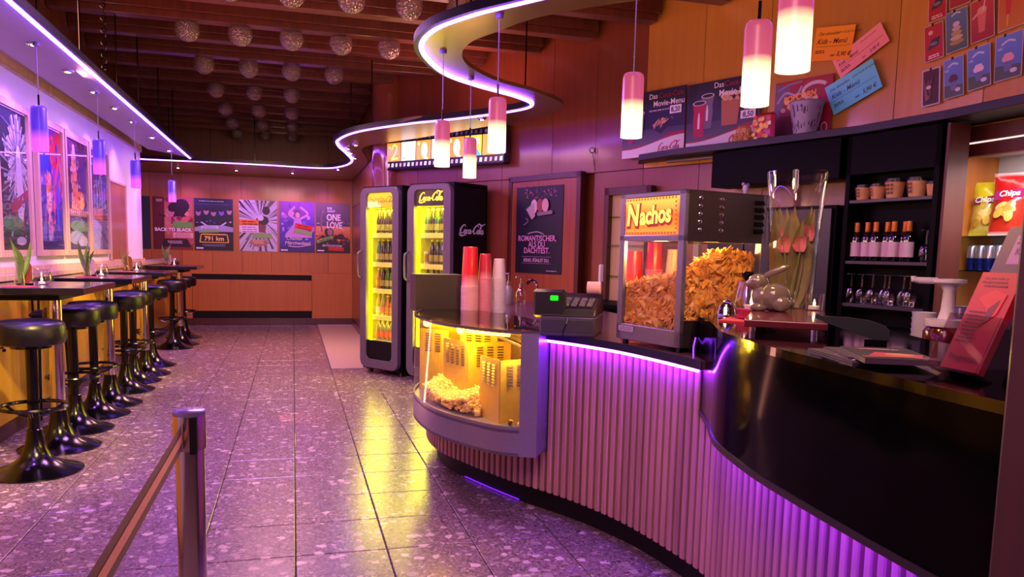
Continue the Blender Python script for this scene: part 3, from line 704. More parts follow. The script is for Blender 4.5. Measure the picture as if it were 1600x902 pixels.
def art_ship(P):
    P.rect(0, 0, P.W, P.H, '#8088a8', '#181c4c', '#544060'); P.poly([(.1, .3), (.62, .26), (.62, .4), (.1, .38)], '#d88058')
    for k in range(5): P.path([(.15+k*.1, .38), (.16+k*.1, .6+.08*(k % 3))], .012, '#a8a0c8'); P.poly([(.12+k*.1, .42), (.2+k*.1, .42), (.17+k*.1, .58)], '#7880b0')
    P.mess(0, .3, P.W, .9, 60, ['#5c68a0', '#8890c0', '#343c78', '#a8a8c8'], .04, 3, .8); P.mess(.1, .36, .6, .7, 50, ['#c8c4dc', '#9098c0', '#48508c'], .015, 6, 2.2); P.mess(0, 0, P.W, .32, 60, ['#c8d0dc', '#6c7894', '#d88c68', '#485470'], .03, 9, .6)
    P.poly([(.42, 0), (.62, 0), (.62, .38), (.5, .4), (.44, .25)], '#4c4050'); P.poly([(0, 0), (.3, 0), (.4, .22), (.1, .3), (0, .28)], '#a8b0c8'); P.path([(.3, .6), (.4, .7), (.5, .72)], .008, '#d8d0e8')
lposter(5.66, 6.245, 'framed poster of a white starburst figure, nearest on the white wall', art_star)
lposter(6.47, 7.09, 'framed blue poster with red and orange shapes, second on white wall', art_rocket)
lposter(7.21, 7.87, 'framed dark poster of a glowing orange tower, third on white wall', art_tower)
lposter(8.0, 8.68, 'framed blue-grey poster of a masted ship, fourth on white wall', art_ship)
lposter(4.75, 5.4, 'framed dark poster cut off by the left picture edge', art_dark)
bd = thing('wooden_board', 'plain varnished wooden board in a slim frame on the white wall', 'panel', (-1.786, 8.80, 1.11))
MB().bx(-.008, .004, 0, .78, 0, .79).build('board', wood('board_wood', '#8a4a34', '#a86048', .2, 1, .6), bd)
MB().bx(-.008, .012, -.02, 0, -.02, .81).bx(-.008, .012, .78, .80, -.02, .81).bx(-.008, .012, -.02, .8, .79, .81).bx(-.008, .012, -.02, .8, -.02, 0).build('frame', WOODP, bd)

# ================================================================== canopies with violet light line
cl = thing('suspended_canopy', 'long grey suspended canopy along the left wall with violet light edge', 'canopy', (0, 0, 0))
MB().prism([(-1.66, -1), (-1.27, -1), (-1.27, 10.98), (-1.66, 10.3)], 2.40, 2.425).build('soffit_panel', SOFFW, cl)
MB().bx(-1.27, -1.235, -1, 10.99, 2.388, 2.432).build('edge_rail', FASCIA, cl)
MB().tube([(-1.268, -1, 2.392), (-1.268, 10.96, 2.392)], .0155, 8).build('neon_tube', NEON, cl)
for y in (3.2, 4.9, 5.8, 6.9, 7.8, 8.9, 9.9):
    MB().cyl((-1.32, y, 2.47), (-1.32, y, 3.1), .006, 6).build('hanging_rod', BMET, cl)
for y in (4.4, 5.18, 5.9, 6.6, 7.3, 8.03, 9.1, 10.25):
    s_ = MB().lathe([(.038, 0), (.038, -.010), (.028, -.013), (.022, -.003)], (-1.42, y, 2.40), 16).build('spotlight', CHROME, cl, smooth=True)
    MB().lathe([(.015, -.012), (.013, -.016)], (-1.42, y, 2.40), 12).build('lens', SPOTM, s_)
ch = MB()
for k in range(16):
    z = 3.05-k*.04
    ch.torus((-1.2-.01*(k % 2), 5.95, z), .016, .004, 10, 5, Matrix.Rotation(PI/2, 3, 'X') if k % 2 else Matrix.Rotation(PI/2, 3, 'Y'))
tag(ch.build('hanging_chain', BMET, smooth=True), 'black link chain hanging beside the left canopy edge', 'chain')
OC = cr([(2.6, 2.1), (1.75, 2.65), (1.25, 3.15), (.959, 3.54), (.80, 3.79), (.682, 4.10), (.694, 4.495), (.905, 4.99), (1.176, 5.275), (1.56, 5.56), (1.745, 5.83), (1.62, 6.18), (1.273, 6.68), (.994, 7.02), (.604, 7.69), (.45, 8.35), (.474, 8.85), (.60, 9.5), (.72, 10.28), (.64, 10.95), (.367, 11.34), (-.475, 11.28), (-1.834, 11.33), (-2.6, 11.36)], 8)
IC = cr([(2.6, 2.75), (1.9, 3.0), (1.49, 3.33), (1.16, 3.70), (1.02, 4.03), (.935, 4.28), (.944, 4.55), (1.057, 4.84), (1.327, 5.17), (1.66, 5.40), (1.98, 5.75), (2.02, 6.15), (1.80, 6.75), (1.5, 7.4), (1.25, 7.93), (1.0, 8.39), (.80, 8.8), (.76, 9.2), (.86, 9.84), (.95, 10.6), (.95, 11.5), (.95, 13.46)], 6)
poly = OC+[(-2.6, 13.46)]+IC[::-1]
cs = thing('suspended_canopy', 'winding satin metal canopy over the bar with violet light edge', 'canopy', (0, 0, 0))
MB().prism(poly, 2.40, 2.425).build('soffit_panel', SOFFIT, cs)
MB().ribbon(offset(OC, .004), 2.388, 2.432, .03).build('edge_rail', FASCIA, cs)
MB().tube([(p[0], p[1], 2.392) for p in offset(OC, -.008)], .0155, 8).build('neon_tube', NEON, cs)
for x, y in ((.85, 3.9), (1.0, 5.0), (1.75, 6.0), (.75, 7.9), (.62, 8.9), (-.5, 11.6), (-1.6, 11.6), (1.25, 3.35), (2.0, 2.75)):
    MB().cyl((x, y, 2.46), (x, y, 3.1), .006, 6).build('hanging_rod', BMET, cs)
for x, y in ((.66, 8.75), (.60, 9.1), (.66, 9.5), (.74, 10.0), (.62, 11.5), (0, 12.4), (-.8, 12.4), (-1.6, 12.4), (1.55, 6.6), (1.3, 7.1)):
    s_ = MB().lathe([(.038, 0), (.038, -.010), (.028, -.013), (.022, -.003)], (x, y, 2.40), 16).build('spotlight', CHROME, cs, smooth=True)
    MB().lathe([(.015, -.012), (.013, -.016)], (x, y, 2.40), 12).build('lens', SPOTM, s_)
# ================================================================== bubble glass globes under the beams
g0 = None
rows = [(5.71, (-.4, 0, .4, .8, 1.16)), (6.92, (-.8, -.4, 0, .4, .8)), (8.13, (-.8, -.4, 0, .4)), (9.34, (-.8, -.4, 0)), (10.55, (-.8, -.4, 0)), (11.76, (-.8, -.4, 0)), (12.88, (-.8, -.4, 0))]
for r, (y, xs) in enumerate(rows):
    for i, x in enumerate(xs):
        lab = '%s bubble glass globe from the left, %s ceiling row from the front' % (ORD[i], ORD[r])
        if g0 is None:
            g0 = thing('globe_lamp', lab, 'lamp', (x, y, 2.985), 0, 'bubble glass globes under the ceiling beams')
            MB().sph((0, 0, 0), .096, 20, 12, (1, 1, 1), None, .6, PI).build('globe', BUBBLE, g0, smooth=True)
            MB().lathe([(.05, .06), (.05, .079)], (0, 0, 0), 16).build('socket', BMET, g0)
            remember(g0)
        else: dup(g0, (x, y, 2.985), 0, lab)
# ================================================================== pendant lamps
SHW = lampshade('warm_shade', '#e8507a', '#ffe2a0', .60, 2.3, .50, .14)
SHV = lampshade('violet_shade', '#3c18dc', '#d24cf4', .8, 1.2, .40, .14)
def pendant(x, y, z, mat, label, group, top=2.40):
    t = thing('pendant_lamp', label, 'lamp', (x, y, z), 0, group)
    MB().lathe([(.0435, 0), (.0435, .235), (.040, .25), (.032, .257), (.012, .259)], (0, 0, 0), 28, False, True).build('lamp_shade', mat, t, smooth=True)
    MB().cyl((0, 0, .257), (0, 0, .32), .0055, 8).build('cord_sleeve', BMET, t)
    MB().cyl((0, 0, .32), (0, 0, top-z), .0028, 6).build('cord', pm('grey_cord', '#8a7a92', .5), t)
    MB().lathe([(.02, 0), (.02, -.02)], (0, 0, top-z), 12).build('ceiling_cup', STEELD, t)
    return t
for i, (x, y) in enumerate(((-1.4, 5.16), (-1.4, 6.6), (-1.4, 8.02), (-1.4, 10.3))):
    pendant(x, y, 1.79, SHV, 'violet glowing pendant lamp over the %s bar table from the front' % ORD[i], 'violet pendants over the bar tables')
for (x, y, lab) in ((.826, 4.502, 'warm pendant lamp hanging in front of the left part of the filmstrip sign'), (1.117, 5.087, 'smaller looking warm pendant lamp over the cup stacks'), (.955, 3.744, 'warm pendant lamp over the curved popcorn case'),
                    (1.345, 3.036, 'warm pendant lamp left of the menu boards over the nacho warmer'), (1.418, 2.251, 'warm pendant lamp before the second menu board'), (1.246, 1.812, 'largest looking warm pendant lamp cut by the top picture edge')):
    pendant(x, y, 1.755, SHW, lab, 'warm pendants over the bar')
    lamp('pendant_bulb', 'POINT', (x, y, 1.72), 9, (1.0, .58, .22), .04)

# ================================================================== drinks fridges
YEL = pm('fridge_inside', '#e8dc70', .5)
STRIP = emis('fridge_strip', '#fff200', 9)
RAIL = pm('price_rail', '#ece860', .5)
FD, FI = (.575, -.818), (.818, .575)
def fridge_frame(x, y): return Matrix(((FD[0], FI[0], 0, x), (FD[1], FI[1], 0, y), (0, 0, 1, 0), (0, 0, 0, 1)))
def rrect(x0, x1, z0, z1, r, n=6):
    out = []
    for cx, cz, a in ((x1-r, z0+r, -PI/2), (x1-r, z1-r, 0), (x0+r, z1-r, PI/2), (x0+r, z0+r, PI)):
        out += [(cx+r*math.cos(a+PI/2*k/n), cz+r*math.sin(a+PI/2*k/n)) for k in range(n+1)]
    return out
def fridge(x, y, label, left):
    W_, D_, H_ = .585, .46, 1.91
    t = thing('drinks_fridge', label, 'fridge', M=fridge_frame(x, y))
    b = MB(); b.bx(0, .03, 0, D_, .04, H_).bx(W_-.03, W_, 0, D_, .04, H_).bx(0, W_, D_-.03, D_, .04, H_).bx(0, W_, 0, D_, H_-.05, H_).bx(0, W_, 0, D_, .04, .30)
    b.bx(.03, W_-.03, .0, .02, 1.70, H_)
    b.build('body', MATTB, t, bevel=.006)
    for fx in (.06, W_-.06):
        for fy in (.06, D_-.06): MB().lathe([(.025, 0), (.02, .04)], (fx, fy, 0), 10).build('foot', BMET, t)
    # rounded door frame
    o = rrect(.005, W_-.005, .06, 1.895, .085); q = rrect(.095, W_-.095, .15, 1.845, .055)
    n = len(o); f = MB()
    f.add([(p[0], -.045, p[1]) for p in o]+[(p[0], -.045, p[1]) for p in q]+[(p[0], 0, p[1]) for p in o]+[(p[0], 0, p[1]) for p in q],
          [(i, (i+1) % n, n+(i+1) % n, n+i) for i in range(n)]+[(i, 2*n+i, 2*n+(i+1) % n, (i+1) % n) for i in range(n)]+[(n+i, n+(i+1) % n, 3*n+(i+1) % n, 3*n+i) for i in range(n)])
    f.build('door_frame', FRIDGEG, t, bevel=.004)
    MB().bx(.09, W_-.09, -.03, -.01, .12, .345).build('kick_panel', MATTB, t)
    MB().bx(.03, W_-.03, .02, D_-.03, .30, .32).bx(.03, .036, .02, D_-.03, .3, 1.70).bx(W_-.036, W_-.03, .02, D_-.03, .3, 1.70).bx(.03, W_-.03, D_-.036, D_-.03, .3, 1.70).bx(.03, W_-.03, .02, D_-.03, 1.694, 1.70).build('lining', YEL, t)
    MB().bx(.098, .122, .004, .02, .34, 1.69).build('light_strip', STRIP, t)
    MB().bx(W_-.115, W_-.105, .004, .02, .34, 1.69).build('light_strip', STRIP, t)
    zs = (1.44, 1.145, .875, .60, .345)
    for z in zs:
        s_ = MB().bx(.04, W_-.04, .03, D_-.05, z-.008, z).build('shelf', pm('wire_shelf', '#d8d8c8', .4), t)
        MB().bx(.125, W_-.118, .022, .03, z-.045, z+.002).build('price_rail', RAIL, s_)
    P = Print(W_-.19, .145)
    if left:
        P.rect(0, 0, P.W, P.H, '#c8a818', '#d8c418'); P.rect(0, .0, P.W*.5, .06, '#e8dc80'); P.path([(.04, .1), (.1, .06), (.13, .09), (.18, .05), (.22, .09), (.29, .05), (.34, .08)], .012, '#a09020'); P.logo(.14, .03, .24, '#8c7c1c')
    else:
        P.rect(0, 0, P.W, P.H, '#2c2408', '#3c3008'); P.logo(.025, .025, .345, '#fff040')
    hs = MB().col('#201808').bx(0, P.W, 0, P.H, -.01, .0).build('header_sign', INKM, t, M=Matrix(((1, 0, 0, .095), (0, 0, -1, -.018), (0, 1, 0, 1.698), (0, 0, 0, 1))))
    P.z = .0; P.build('header_print', printmat('backlit_print_a' if left else 'backlit_print_b', .4, .75 if left else .9), hs)
    MB().quad((.095, -.022, .345), (W_-.095, -.022, .345), (W_-.095, -.022, 1.845), (.095, -.022, 1.845)).build('glass_door', PANE, t)
    MB().tube(cr([(.03, -.045, .98), (.03, -.085, 1.0), (.03, -.095, 1.04), (.03, -.095, 1.2), (.03, -.085, 1.24), (.03, -.045, 1.26)], 4), .011, 8).build('handle', STEELD, t, smooth=True)
    if not left:
        Q = Print(D_, H_); Q.logo(.05, 1.42, .37, '#ded6e6')
        Q.build('side_lettering', INKM, t, M=Matrix(((0, 0, 1, W_), (1, 0, 0, 0), (0, 1, 0, 0), (0, 0, 0, 1))))
    lamp('fridge_light', 'AREA', tuple(t.matrix_world @ Vector((W_/2, .06, 1.68))), 7.0, (1, .93, .05), .3, tuple(t.matrix_world @ Vector((W_/2, .15, .3))), size_y=.06)
    # the light strip shines out through the glass
    lamp('fridge_light', 'AREA', tuple(t.matrix_world @ Vector((W_/2, -.06, 1.0))), 9, (1, .90, .04), .3, tuple(t.matrix_world @ Vector((W_/2, -1, .75))), size_y=1.3)
    return t, zs
BOT = []
def bottle_proto(name, glass_h, label_h, cap_h, shape):
    t = thing('bottle', 'proto', 'bottle')
    if shape == 'slim': pr = [(.028, 0), (.031, .006), (.031, .12), (.026, .15), (.014, .185), (.0125, .225)]
    elif shape == 'stub': pr = [(.028, 0), (.031, .006), (.031, .095), (.027, .125), (.0145, .16), (.0125, .2)]
    else: pr = [(.030, 0), (.032, .006), (.032, .11), (.031, .118), (.024, .122), (.024, .124)]
    MB().lathe(pr, n=14).build('glass', pm('bottle_'+name, glass_h, .12, coat=.5), t, smooth=True)
    if shape == 'can':
        MB().lathe([(.0325, .02), (.0325, .10)], n=14, capb=False, capt=False).build('label', pm('lab_'+name, label_h, .4), t, smooth=True)
    else:
        MB().lathe([(.0316, .03), (.0316, .09)], n=14, capb=False, capt=False).build('label', pm('lab_'+name, label_h, .5), t, smooth=True)
        MB().lathe([(.0145, pr[-1][1]-.006), (.0145, pr[-1][1]+.006), (.012, pr[-1][1]+.009)], n=12).build('cap', pm('cap_'+name, cap_h, .4), t)
    remember(t); return t
BP = {k: bottle_proto(*v) for k, v in {'dark': ('dark', '#2a1a08', '#8a8434', '#d8d050', 'slim'), 'green': ('green', '#3c5a10', '#a0a048', '#d8c840', 'slim'), 'amber': ('amber', '#a85810', '#b08838', '#e0d080', 'stub'),
      'yellow': ('yellow', '#c8b020', '#f0e8a0', '#e8d040', 'slim'), 'clear': ('clear', '#989048', '#e87830', '#d8d0a0', 'slim'), 'can': ('can', '#b8b070', '#806820', '#d0c890', 'can')}.items()}
first_used = set()
def put(kind, M, label, group):
    if kind not in first_used: first_used.add(kind); o = BP[kind]; o.matrix_world = M; o['label'] = label
    else: o = dup(BP[kind], M=M, label=label)
    o['group'] = group; return o
for fi, (fx, fy, left, lab) in enumerate(((.697, 8.24, True, 'left drinks fridge with yellow lit interior and grey rounded door frame'), (1.09, 7.60, False, 'right drinks fridge with white script lettering on its black side'))):
    t, zs = fridge(fx, fy, lab, left); side = 'left' if left else 'right'
    kinds = [['dark', 'dark', 'dark', 'dark', 'dark'], ['green', 'dark', 'dark', 'dark', 'dark'], ['amber', 'dark', 'green', 'green', 'yellow'], ['yellow', 'clear', 'amber', 'amber', 'amber'], ['clear', 'clear', 'clear', 'clear', 'yellow']] if left else \
            [['green', 'dark', 'green', 'dark', 'green'], ['can', 'dark', 'dark', 'dark', 'green'], ['dark', 'clear', 'dark', 'dark', 'dark']]
    for s_, row in enumerate(kinds):
        for r in range(2):
            for i, k in enumerate(row):
                lx, ly = .165+i*.069, .075+r*.085
                put(k, t.matrix_world @ Matrix.Translation((lx, ly, zs[s_])), '%s bottle from the left, %s row, %s shelf from the top, %s fridge' % (ORD[i], ('front', 'rear')[r], ORD[s_], side), 'bottles in the %s fridge' % side)

# ================================================================== bar tables and stools
def bar_table(x, y, label):
    t = thing('bar_table', label, 'table', (x, y, 0), 0, 'high bar tables along the left wall')
    MB().bx(-.36, .26, -.42, .42, .975, 1.015).build('tabletop', pm('black_tabletop', '#120f16', .18, coat=.3), t, bevel=.004)
    MB().bx(-.33, .1, -.28, .28, .935, .975).build('under_frame', MATTB, t, bevel=.004)
    MB().lathe([(.041, .2), (.041, .935)], n=24).build('pole', CHROME, t, smooth=True)
    MB().lathe([(.23, 0), (.232, .008), (.2, .02), (.13, .045), (.085, .085), (.06, .14), (.05, .2), (.046, .24), (.042, .24)], n=36).build('base', BMET, t, smooth=True)
    return t
for i, y in enumerate((5.34, 6.76, 8.30, 10.80)):
    bar_table(-1.41, y, 'black topped bar table on a chrome pole, %s from the front' % ORD[i])
st = None
stools = [(-1.386, 4.783), (-1.443, 5.851), (-1.428, 6.343), (-1.419, 7.383), (-1.436, 7.865), (-1.448, 8.904), (-1.448, 10.42), (-1.467, 11.6)]
for i, (x, y) in enumerate(stools):
    lab = 'round black leather bar stool, %s from the front along the bar tables' % ORD[i]
    if st is None:
        st = thing('bar_stool', lab, 'stool', (x, y, 0), .3, 'round bar stools along the left tables')
        MB().lathe([(.150, .715), (.166, .722), (.172, .74), (.172, .805), (.166, .828), (.150, .842), (.11, .849), (.0, .852)], n=40, capt=False).build('seat', LEATH, st, smooth=True)
        MB().lathe([(.1, .695), (.1, .716)], n=24).build('seat_plate', BMET, st)
        MB().lathe([(.03, .2), (.03, .696)], n=20).build('column', BMET, st, smooth=True)
        MB().lathe([(.235, 0), (.237, .008), (.21, .018), (.14, .042), (.085, .08), (.058, .13), (.044, .19), (.040, .24), (.034, .245)], n=40).build('base', BMET, st, smooth=True)
        fr = MB().torus((0, 0, .37), .165, .0105, 36, 8)
        for k in range(3):
            a = 2*PI*k/3+.4; fr.tube([(.03*math.cos(a), .03*math.sin(a), .31), (.1*math.cos(a), .1*math.sin(a), .325), (.162*math.cos(a), .162*math.sin(a), .366)], .008, 8)
        fr.build('footrest', BMET, st, smooth=True); remember(st)
    else: dup(st, (x, y, 0), random.uniform(0, 2), lab)
hc = None
for i, (x, y, a) in enumerate(((-1.63, 4.36, .1), (-1.65, 6.09, 0), (-1.63, 9.5, 0), (-1.62, 12.2, 0))):
    lab = 'black high chair with curved backrest against the wall, %s from the front' % ORD[i]
    if hc is None:
        hc = thing('high_chair', lab, 'chair', (x, y, 0), a, 'high chairs between wall and bar tables')
        MB().bbox((0, 0, .77), (.20, .20, .06), .025).build('seat', LEATH, hc, smooth=True)
        for sx in (-1, 1):
            for sy in (-1, 1): MB().cyl((sx*.08, sy*.08, .75), (sx*.10, sy*.10, 0), .010, 8).build('leg', BMET, hc)
        
        for s_ in (-1, 1): MB().tube([(s_*.094, .094, .3), (s_*.094, -.094, .3)], .007, 6).build('footrest', BMET, hc)
        arc = [(.06+.15*math.cos(t), .16*math.sin(t)) for t in [PI-1.15+2.3*k/10 for k in range(11)]]
        MB().ribbon(arc, .90, 1.03, .03).build('backrest', LEATH, hc, bevel=.008)
        for s_ in (-1, 1): MB().cyl((-.075, s_*.06, .78), (-.075, s_*.075, .93), .008, 6).build('back_support', BMET, hc)
        remember(hc)
    else: dup(hc, (x, y, 0), a, lab)
# table decorations
LEAF = pm('tulip_leaf', '#5c7a34', .5, noise=.2, nscale=30)
def leaf_mesh(b, base, tip, width, n=6, bend=.03):
    A, B = Vector(base), Vector(tip); d = B-A; side = d.cross(Vector((.3, 1, .2))).normalized(); up = side.cross(d).normalized()
    vs = []; fs = []
    for i in range(n+1):
        t = i/n; c = A+d*t+up*bend*math.sin(PI*t*.9); w_ = width*math.sin(PI*min(1, .12+t*.88))**.8
        vs += [c-side*w_, c+up*w_*.35, c+side*w_]
    for i in range(n): fs += [(3*i, 3*i+1, 3*i+4, 3*i+3), (3*i+1, 3*i+2, 3*i+5, 3*i+4)]
    return b.add(vs, fs)
REDP = pm('red_plastic', '#b02038', .35, coat=.2); REDM = pm('menu_holder', '#6a2018', .3, coat=.3)
FLAME = emis('flame', '#ffdf9a', 14)
tops = [(-1.42, 5.34), (-1.42, 6.76), (-1.42, 8.30), (-1.42, 10.80)]
for i, (x, y) in enumerate(tops):
    n_ = ORD[i]
    z = 1.0155
    yo = (-.31, -.20, -.28, -.28)[i]
    tag(MB().bx(-.07, .07, -.07, .07, 0, .003).build('napkin', pm('red_napkin', '#c83848', .8), loc=(x-.08, y+yo, z)), 'red napkin under the tulip vase, %s bar table from the front' % n_, 'napkin', 'red napkins on the bar tables')
    v = thing('bud_vase', 'slim glass vase with green tulip leaves, %s bar table from the front' % n_, 'vase', (x-.08, y+yo, z+.003), i, 'tulip vases on the bar tables')
    MB().lathe([(.026, 0), (.028, .01), (.026, .05), (.018, .10), (.02, .14)], n=16, capt=False).build('vase_glass', GLASSW, v, smooth=True)
    lf = MB(); leaf_mesh(lf, (0, 0, .02), (.05, .03, .26), .014); leaf_mesh(lf, (0, 0, .02), (-.05, .02, .27), .016); leaf_mesh(lf, (0, 0, .02), (.0, -.04, .22), .013); leaf_mesh(lf, (0, 0, .02), (.02, -.06, .2), .013)
    lf.build('leaves', LEAF, v, smooth=True)
    m = thing('menu_holder', 'rounded dark red menu holder, %s bar table from the front' % n_, 'holder', (x-.1, y+yo+.16, z), .5, 'menu holders on the bar tables')
    MB().prism([(p[0], p[1]) for p in rrect(-.036, .036, 0, .13, .034, 5)], -.012, .012).build('holder', REDM if i % 2 == 0 else pm('mauve', '#9a6a8a', .3, coat=.3), m, M=Matrix(((1, 0, 0, 0), (0, 0, -1, 0), (0, 1, 0, .012), (0, 0, 0, 1))))
    MB().bx(-.04, .04, -.02, .02, 0, .014).build('foot', BMET, m)
    c = thing('candle_glass', 'round candle glass with burning tealight, %s bar table from the front' % n_, 'candle', (x-.05, y+yo+.30, z), 0, 'candle glasses on the bar tables')
    MB().lathe([(.03, 0), (.045, .006), (.055, .03), (.053, .06), (.042, .09), (.044, .094)], n=20, capt=False).build('bowl', GLASSW, c, smooth=True)
    MB().lathe([(.018, .004), (.018, .018)], n=14).build('tealight', pm('wax', '#f0e8d8', .6), c)
    MB().lathe([(.001, .018), (.006, .026), (.004, .036), (.0005, .046)], n=8).build('flame', FLAME, c, smooth=True)

# ================================================================== the curved bar counter
SLAT = cr([(1.35, 5.72), (1.08, 5.52), (.89, 5.18), (.80, 4.77), (.80, 4.42), (.90, 4.10), (1.055, 3.72), (1.15, 3.55), (1.264, 3.32), (1.37, 3.0), (1.428, 2.6), (1.43, 2.4), (1.385, 2.1), (1.33, 1.7), (1.30, 1.2), (1.30, 1.02)], 8)
ctr = thing('bar_counter', 'curved bar counter clad with upright wooden slats and violet light lines', 'counter', (0, 0, 0))
IN = lambda d: offset(SLAT, d)          # path runs away from the back end: left of travel is inside
_k = 1 if IN(.1)[60][0] > SLAT[60][0] else -1
IN = lambda d: offset(SLAT, _k*d)
def band(path, z0, z1, depth):
    q = offset(path, _k*depth); return MB().prism(path+q[::-1], z0, z1)
i_lo = [i for i, p in enumerate(SLAT) if p[1] >= 2.50][-1]
band(IN(.07), 0, .125, .3).build('plinth', MATTB, ctr)
i_sc = [i for i, p in enumerate(SLAT) if p[1] >= 3.62][-1]
body = IN(.022)
MB().ribbon(body[i_sc:], .115, .86).ribbon(body[:i_sc+1], .115, .33).build('backing', DARKW, ctr)
sl = resample(SLAT, .0465); s0 = None
for p, t in sl:
    low = p[1] > 3.52 and p[1] < 4.9
    zt = .34 if low else (.86 if p[1] > 2.52 else .70)
    key = 'low' if low else ('tall' if p[1] > 2.52 else 'mid')
    if s0 is None: s0 = {}
    a = math.atan2(t.y, t.x)
    if key not in s0:
        s0[key] = MB().bbox((0, 0, (.115+zt)/2), (.029, .028, zt-.115), .004).build('slat', SLATW, ctr)
        o = s0[key]
    else: o = s0[key].copy(); COL.objects.link(o); o.parent = ctr
    n_ = Vector((-t.y, t.x))*_k
    o.location = (p.x+n_.x*.012, p.y+n_.y*.012, 0); o.rotation_euler = (0, 0, a)
WTOP = [q for q in offset(SLAT, -_k*.03) if 2.46 < q[1]]
wback = [(1.85, 2.46), (1.92, 2.75), (1.86, 3.2), (1.86, 3.7), (2.0, 4.3), (2.0, 5.2), (1.75, 5.85), (1.4, 5.9)]
MB().prism(WTOP[:]+wback, .87, .90).build('worktop', pm('mauve_laminate', '#5a3a48', .22, noise=.06, nscale=40), ctr)
EDG = [q for q in offset(SLAT, -_k*.034) if 2.46 < q[1] < 3.60]
MB().ribbon(EDG, .868, .902, .004).build('worktop_edge', FASCIA, ctr)
MB().tube([(q[0], q[1], .861) for q in offset(SLAT, -_k*.022) if 2.50 < q[1] < 3.56], .0065, 6).build('led_line', NEONM, ctr)
MB().tube([(q[0], q[1], .008) for q in offset(SLAT, _k*.062) if 3.72 < q[1] < 4.22], .003, 6).build('floor_led_line', NEONL, ctr)
# high black front with glossy top
HF = cr([(1.66, 2.83), (1.56, 2.77), (1.475, 2.66), (1.435, 2.52), (1.36, 2.34), (1.25, 2.10), (1.19, 1.875), (1.157, 1.68), (1.13, 1.4), (1.112, 1.15), (1.105, .95)], 8)
hb = [(1.66, .95), (1.68, 1.4), (1.75, 1.8), (1.9, 2.2), (2.1, 2.5), (2.18, 2.75), (2.0, 2.95), (1.78, 2.93)]
MB().prism(HF+hb, 1.028, 1.05).build('high_top', GLOSSB, ctr)
MB().ribbon(offset(HF, -_k*.0), .70, 1.028, .012).build('high_front', GLOSSP, ctr, smooth=True)
MB().ribbon(offset(HF, -.004), .694, .712, .02).build('front_trim', pm('dark_metal_trim', '#3a343e', .35, .7), ctr)
MB().tube([(q[0], q[1], .70) for q in offset(HF, .035) if q[1] < 2.42], .0065, 6).build('led_line', NEONM, ctr)
MB().tube([(1.425, 2.56, .86), (1.43, 2.585, .90), (1.437, 2.60, .94), (1.455, 2.62, .97)], .003, 6).build('led_line', emis('faint_led', '#8a30ff', 2.5), ctr)
# back worktop of the service side and the black back units
bw = thing('back_worktop', 'dark service worktop behind the bar below the shelf unit', 'worktop', (0, 0, 0))
MB().prism([(3.45, .9), (3.45, 3.35), (3.38, 3.95), (3.08, 4.75), (2.5, 6.1), (2.1, 5.9), (2.65, 4.6), (2.85, 3.9), (2.8, .9)], .87, .90).build('top', BLACK, bw)
MB().prism([(3.43, .95), (3.43, 3.35), (3.36, 3.95), (3.06, 4.75), (2.5, 6.05), (2.15, 5.85), (2.68, 4.6), (2.88, 3.9), (2.84, .95)], 0, .87).build('carcass', BLACK, bw)

# ================================================================== popcorn showcase built into the bar nose
STEELB = pm('lilac_steel', '#8e8698', .33, .55, noise=.05, nscale=60)
sc = thing('popcorn_showcase', 'curved steel and glass popcorn showcase glowing yellow in the bar nose', 'showcase', (0, 0, 0))
SF = cr([(1.075, 3.365), (.915, 3.45), (.785, 3.655), (.695, 3.88), (.655, 4.18), (.668, 4.46), (.745, 4.72)], 8)
SB = [(1.10, 4.66), (1.22, 4.2), (1.27, 3.75), (1.21, 3.56)]
MB().prism(SF+SB, .33, .345).prism(SF+SB, .44, .455).ribbon(SF[::-1], .33, .47, .006).build('steel_base', STEELB, sc, smooth=True)
MB().prism([(1.075, 3.362), (1.00, 3.395), (1.015, 3.425), (1.09, 3.40)], .33, .905).prism([(1.075, 3.362), (1.09, 3.40), (1.19, 3.53), (1.18, 3.545)][::-1], .33, .905).build('corner_post', STEELB, sc)
MB().prism([SF[-1], SF[-2], (.78, 4.68), (.80, 4.74)], .455, .905).build('corner_post', STEELB, sc)
MB().ribbon(SF[::-1], .47, .905).build('glass_front', PANE, sc, smooth=True)
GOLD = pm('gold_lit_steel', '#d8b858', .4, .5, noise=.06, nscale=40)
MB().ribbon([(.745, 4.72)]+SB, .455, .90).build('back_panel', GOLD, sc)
MB().ribbon([p for p in SF[::-1]], .903, .918, .012).build('lid_edge', STEELD, sc)
MB().prism(SF+SB, .912, .918).build('glass_lid', glass('lid_glass', '#e8dcc0', .03, .35, .10), sc)
def slotted(name, p, q, z0, z1, rows=8, cols=4, zlo=.72):
    """upright steel panel from p to q with rows of louvre slots near its top"""
    a, b = Vector(p), Vector(q); L = (b-a).length; d = (b-a)/L
    M = Matrix(((d.x, -d.y, 0, a.x), (d.y, d.x, 0, a.y), (0, 0, 1, 0), (0, 0, 0, 1)))
    o = MB().bx(0, L, -.004, .004, z0, z1).build(name, GOLD, sc, M=M)
    lv = MB(); cw = L/(cols+1)
    for c in range(cols):
        for r in range(rows):
            x = cw*(c+.65); z = z1-.025-r*.014
            for s_ in (-1, 1): lv.add([(x, s_*.0045, z), (x+cw*.6, s_*.0045, z), (x+cw*.6, s_*.011, z-.007), (x, s_*.011, z-.007)], [(0, 1, 2, 3)])
    lv.build('louvre_slots', pm('slot_dark', '#4a3410', .5), o)
slotted('partition', (.80, 4.22), (.885, 3.96), .455, .80); slotted('partition', (.885, 3.96), (1.12, 4.0), .455, .80, cols=3)
slotted('partition', (.90, 3.76), (.945, 3.55), .455, .76, cols=3); slotted('partition', (.945, 3.55), (1.16, 3.62), .455, .76, cols=3)
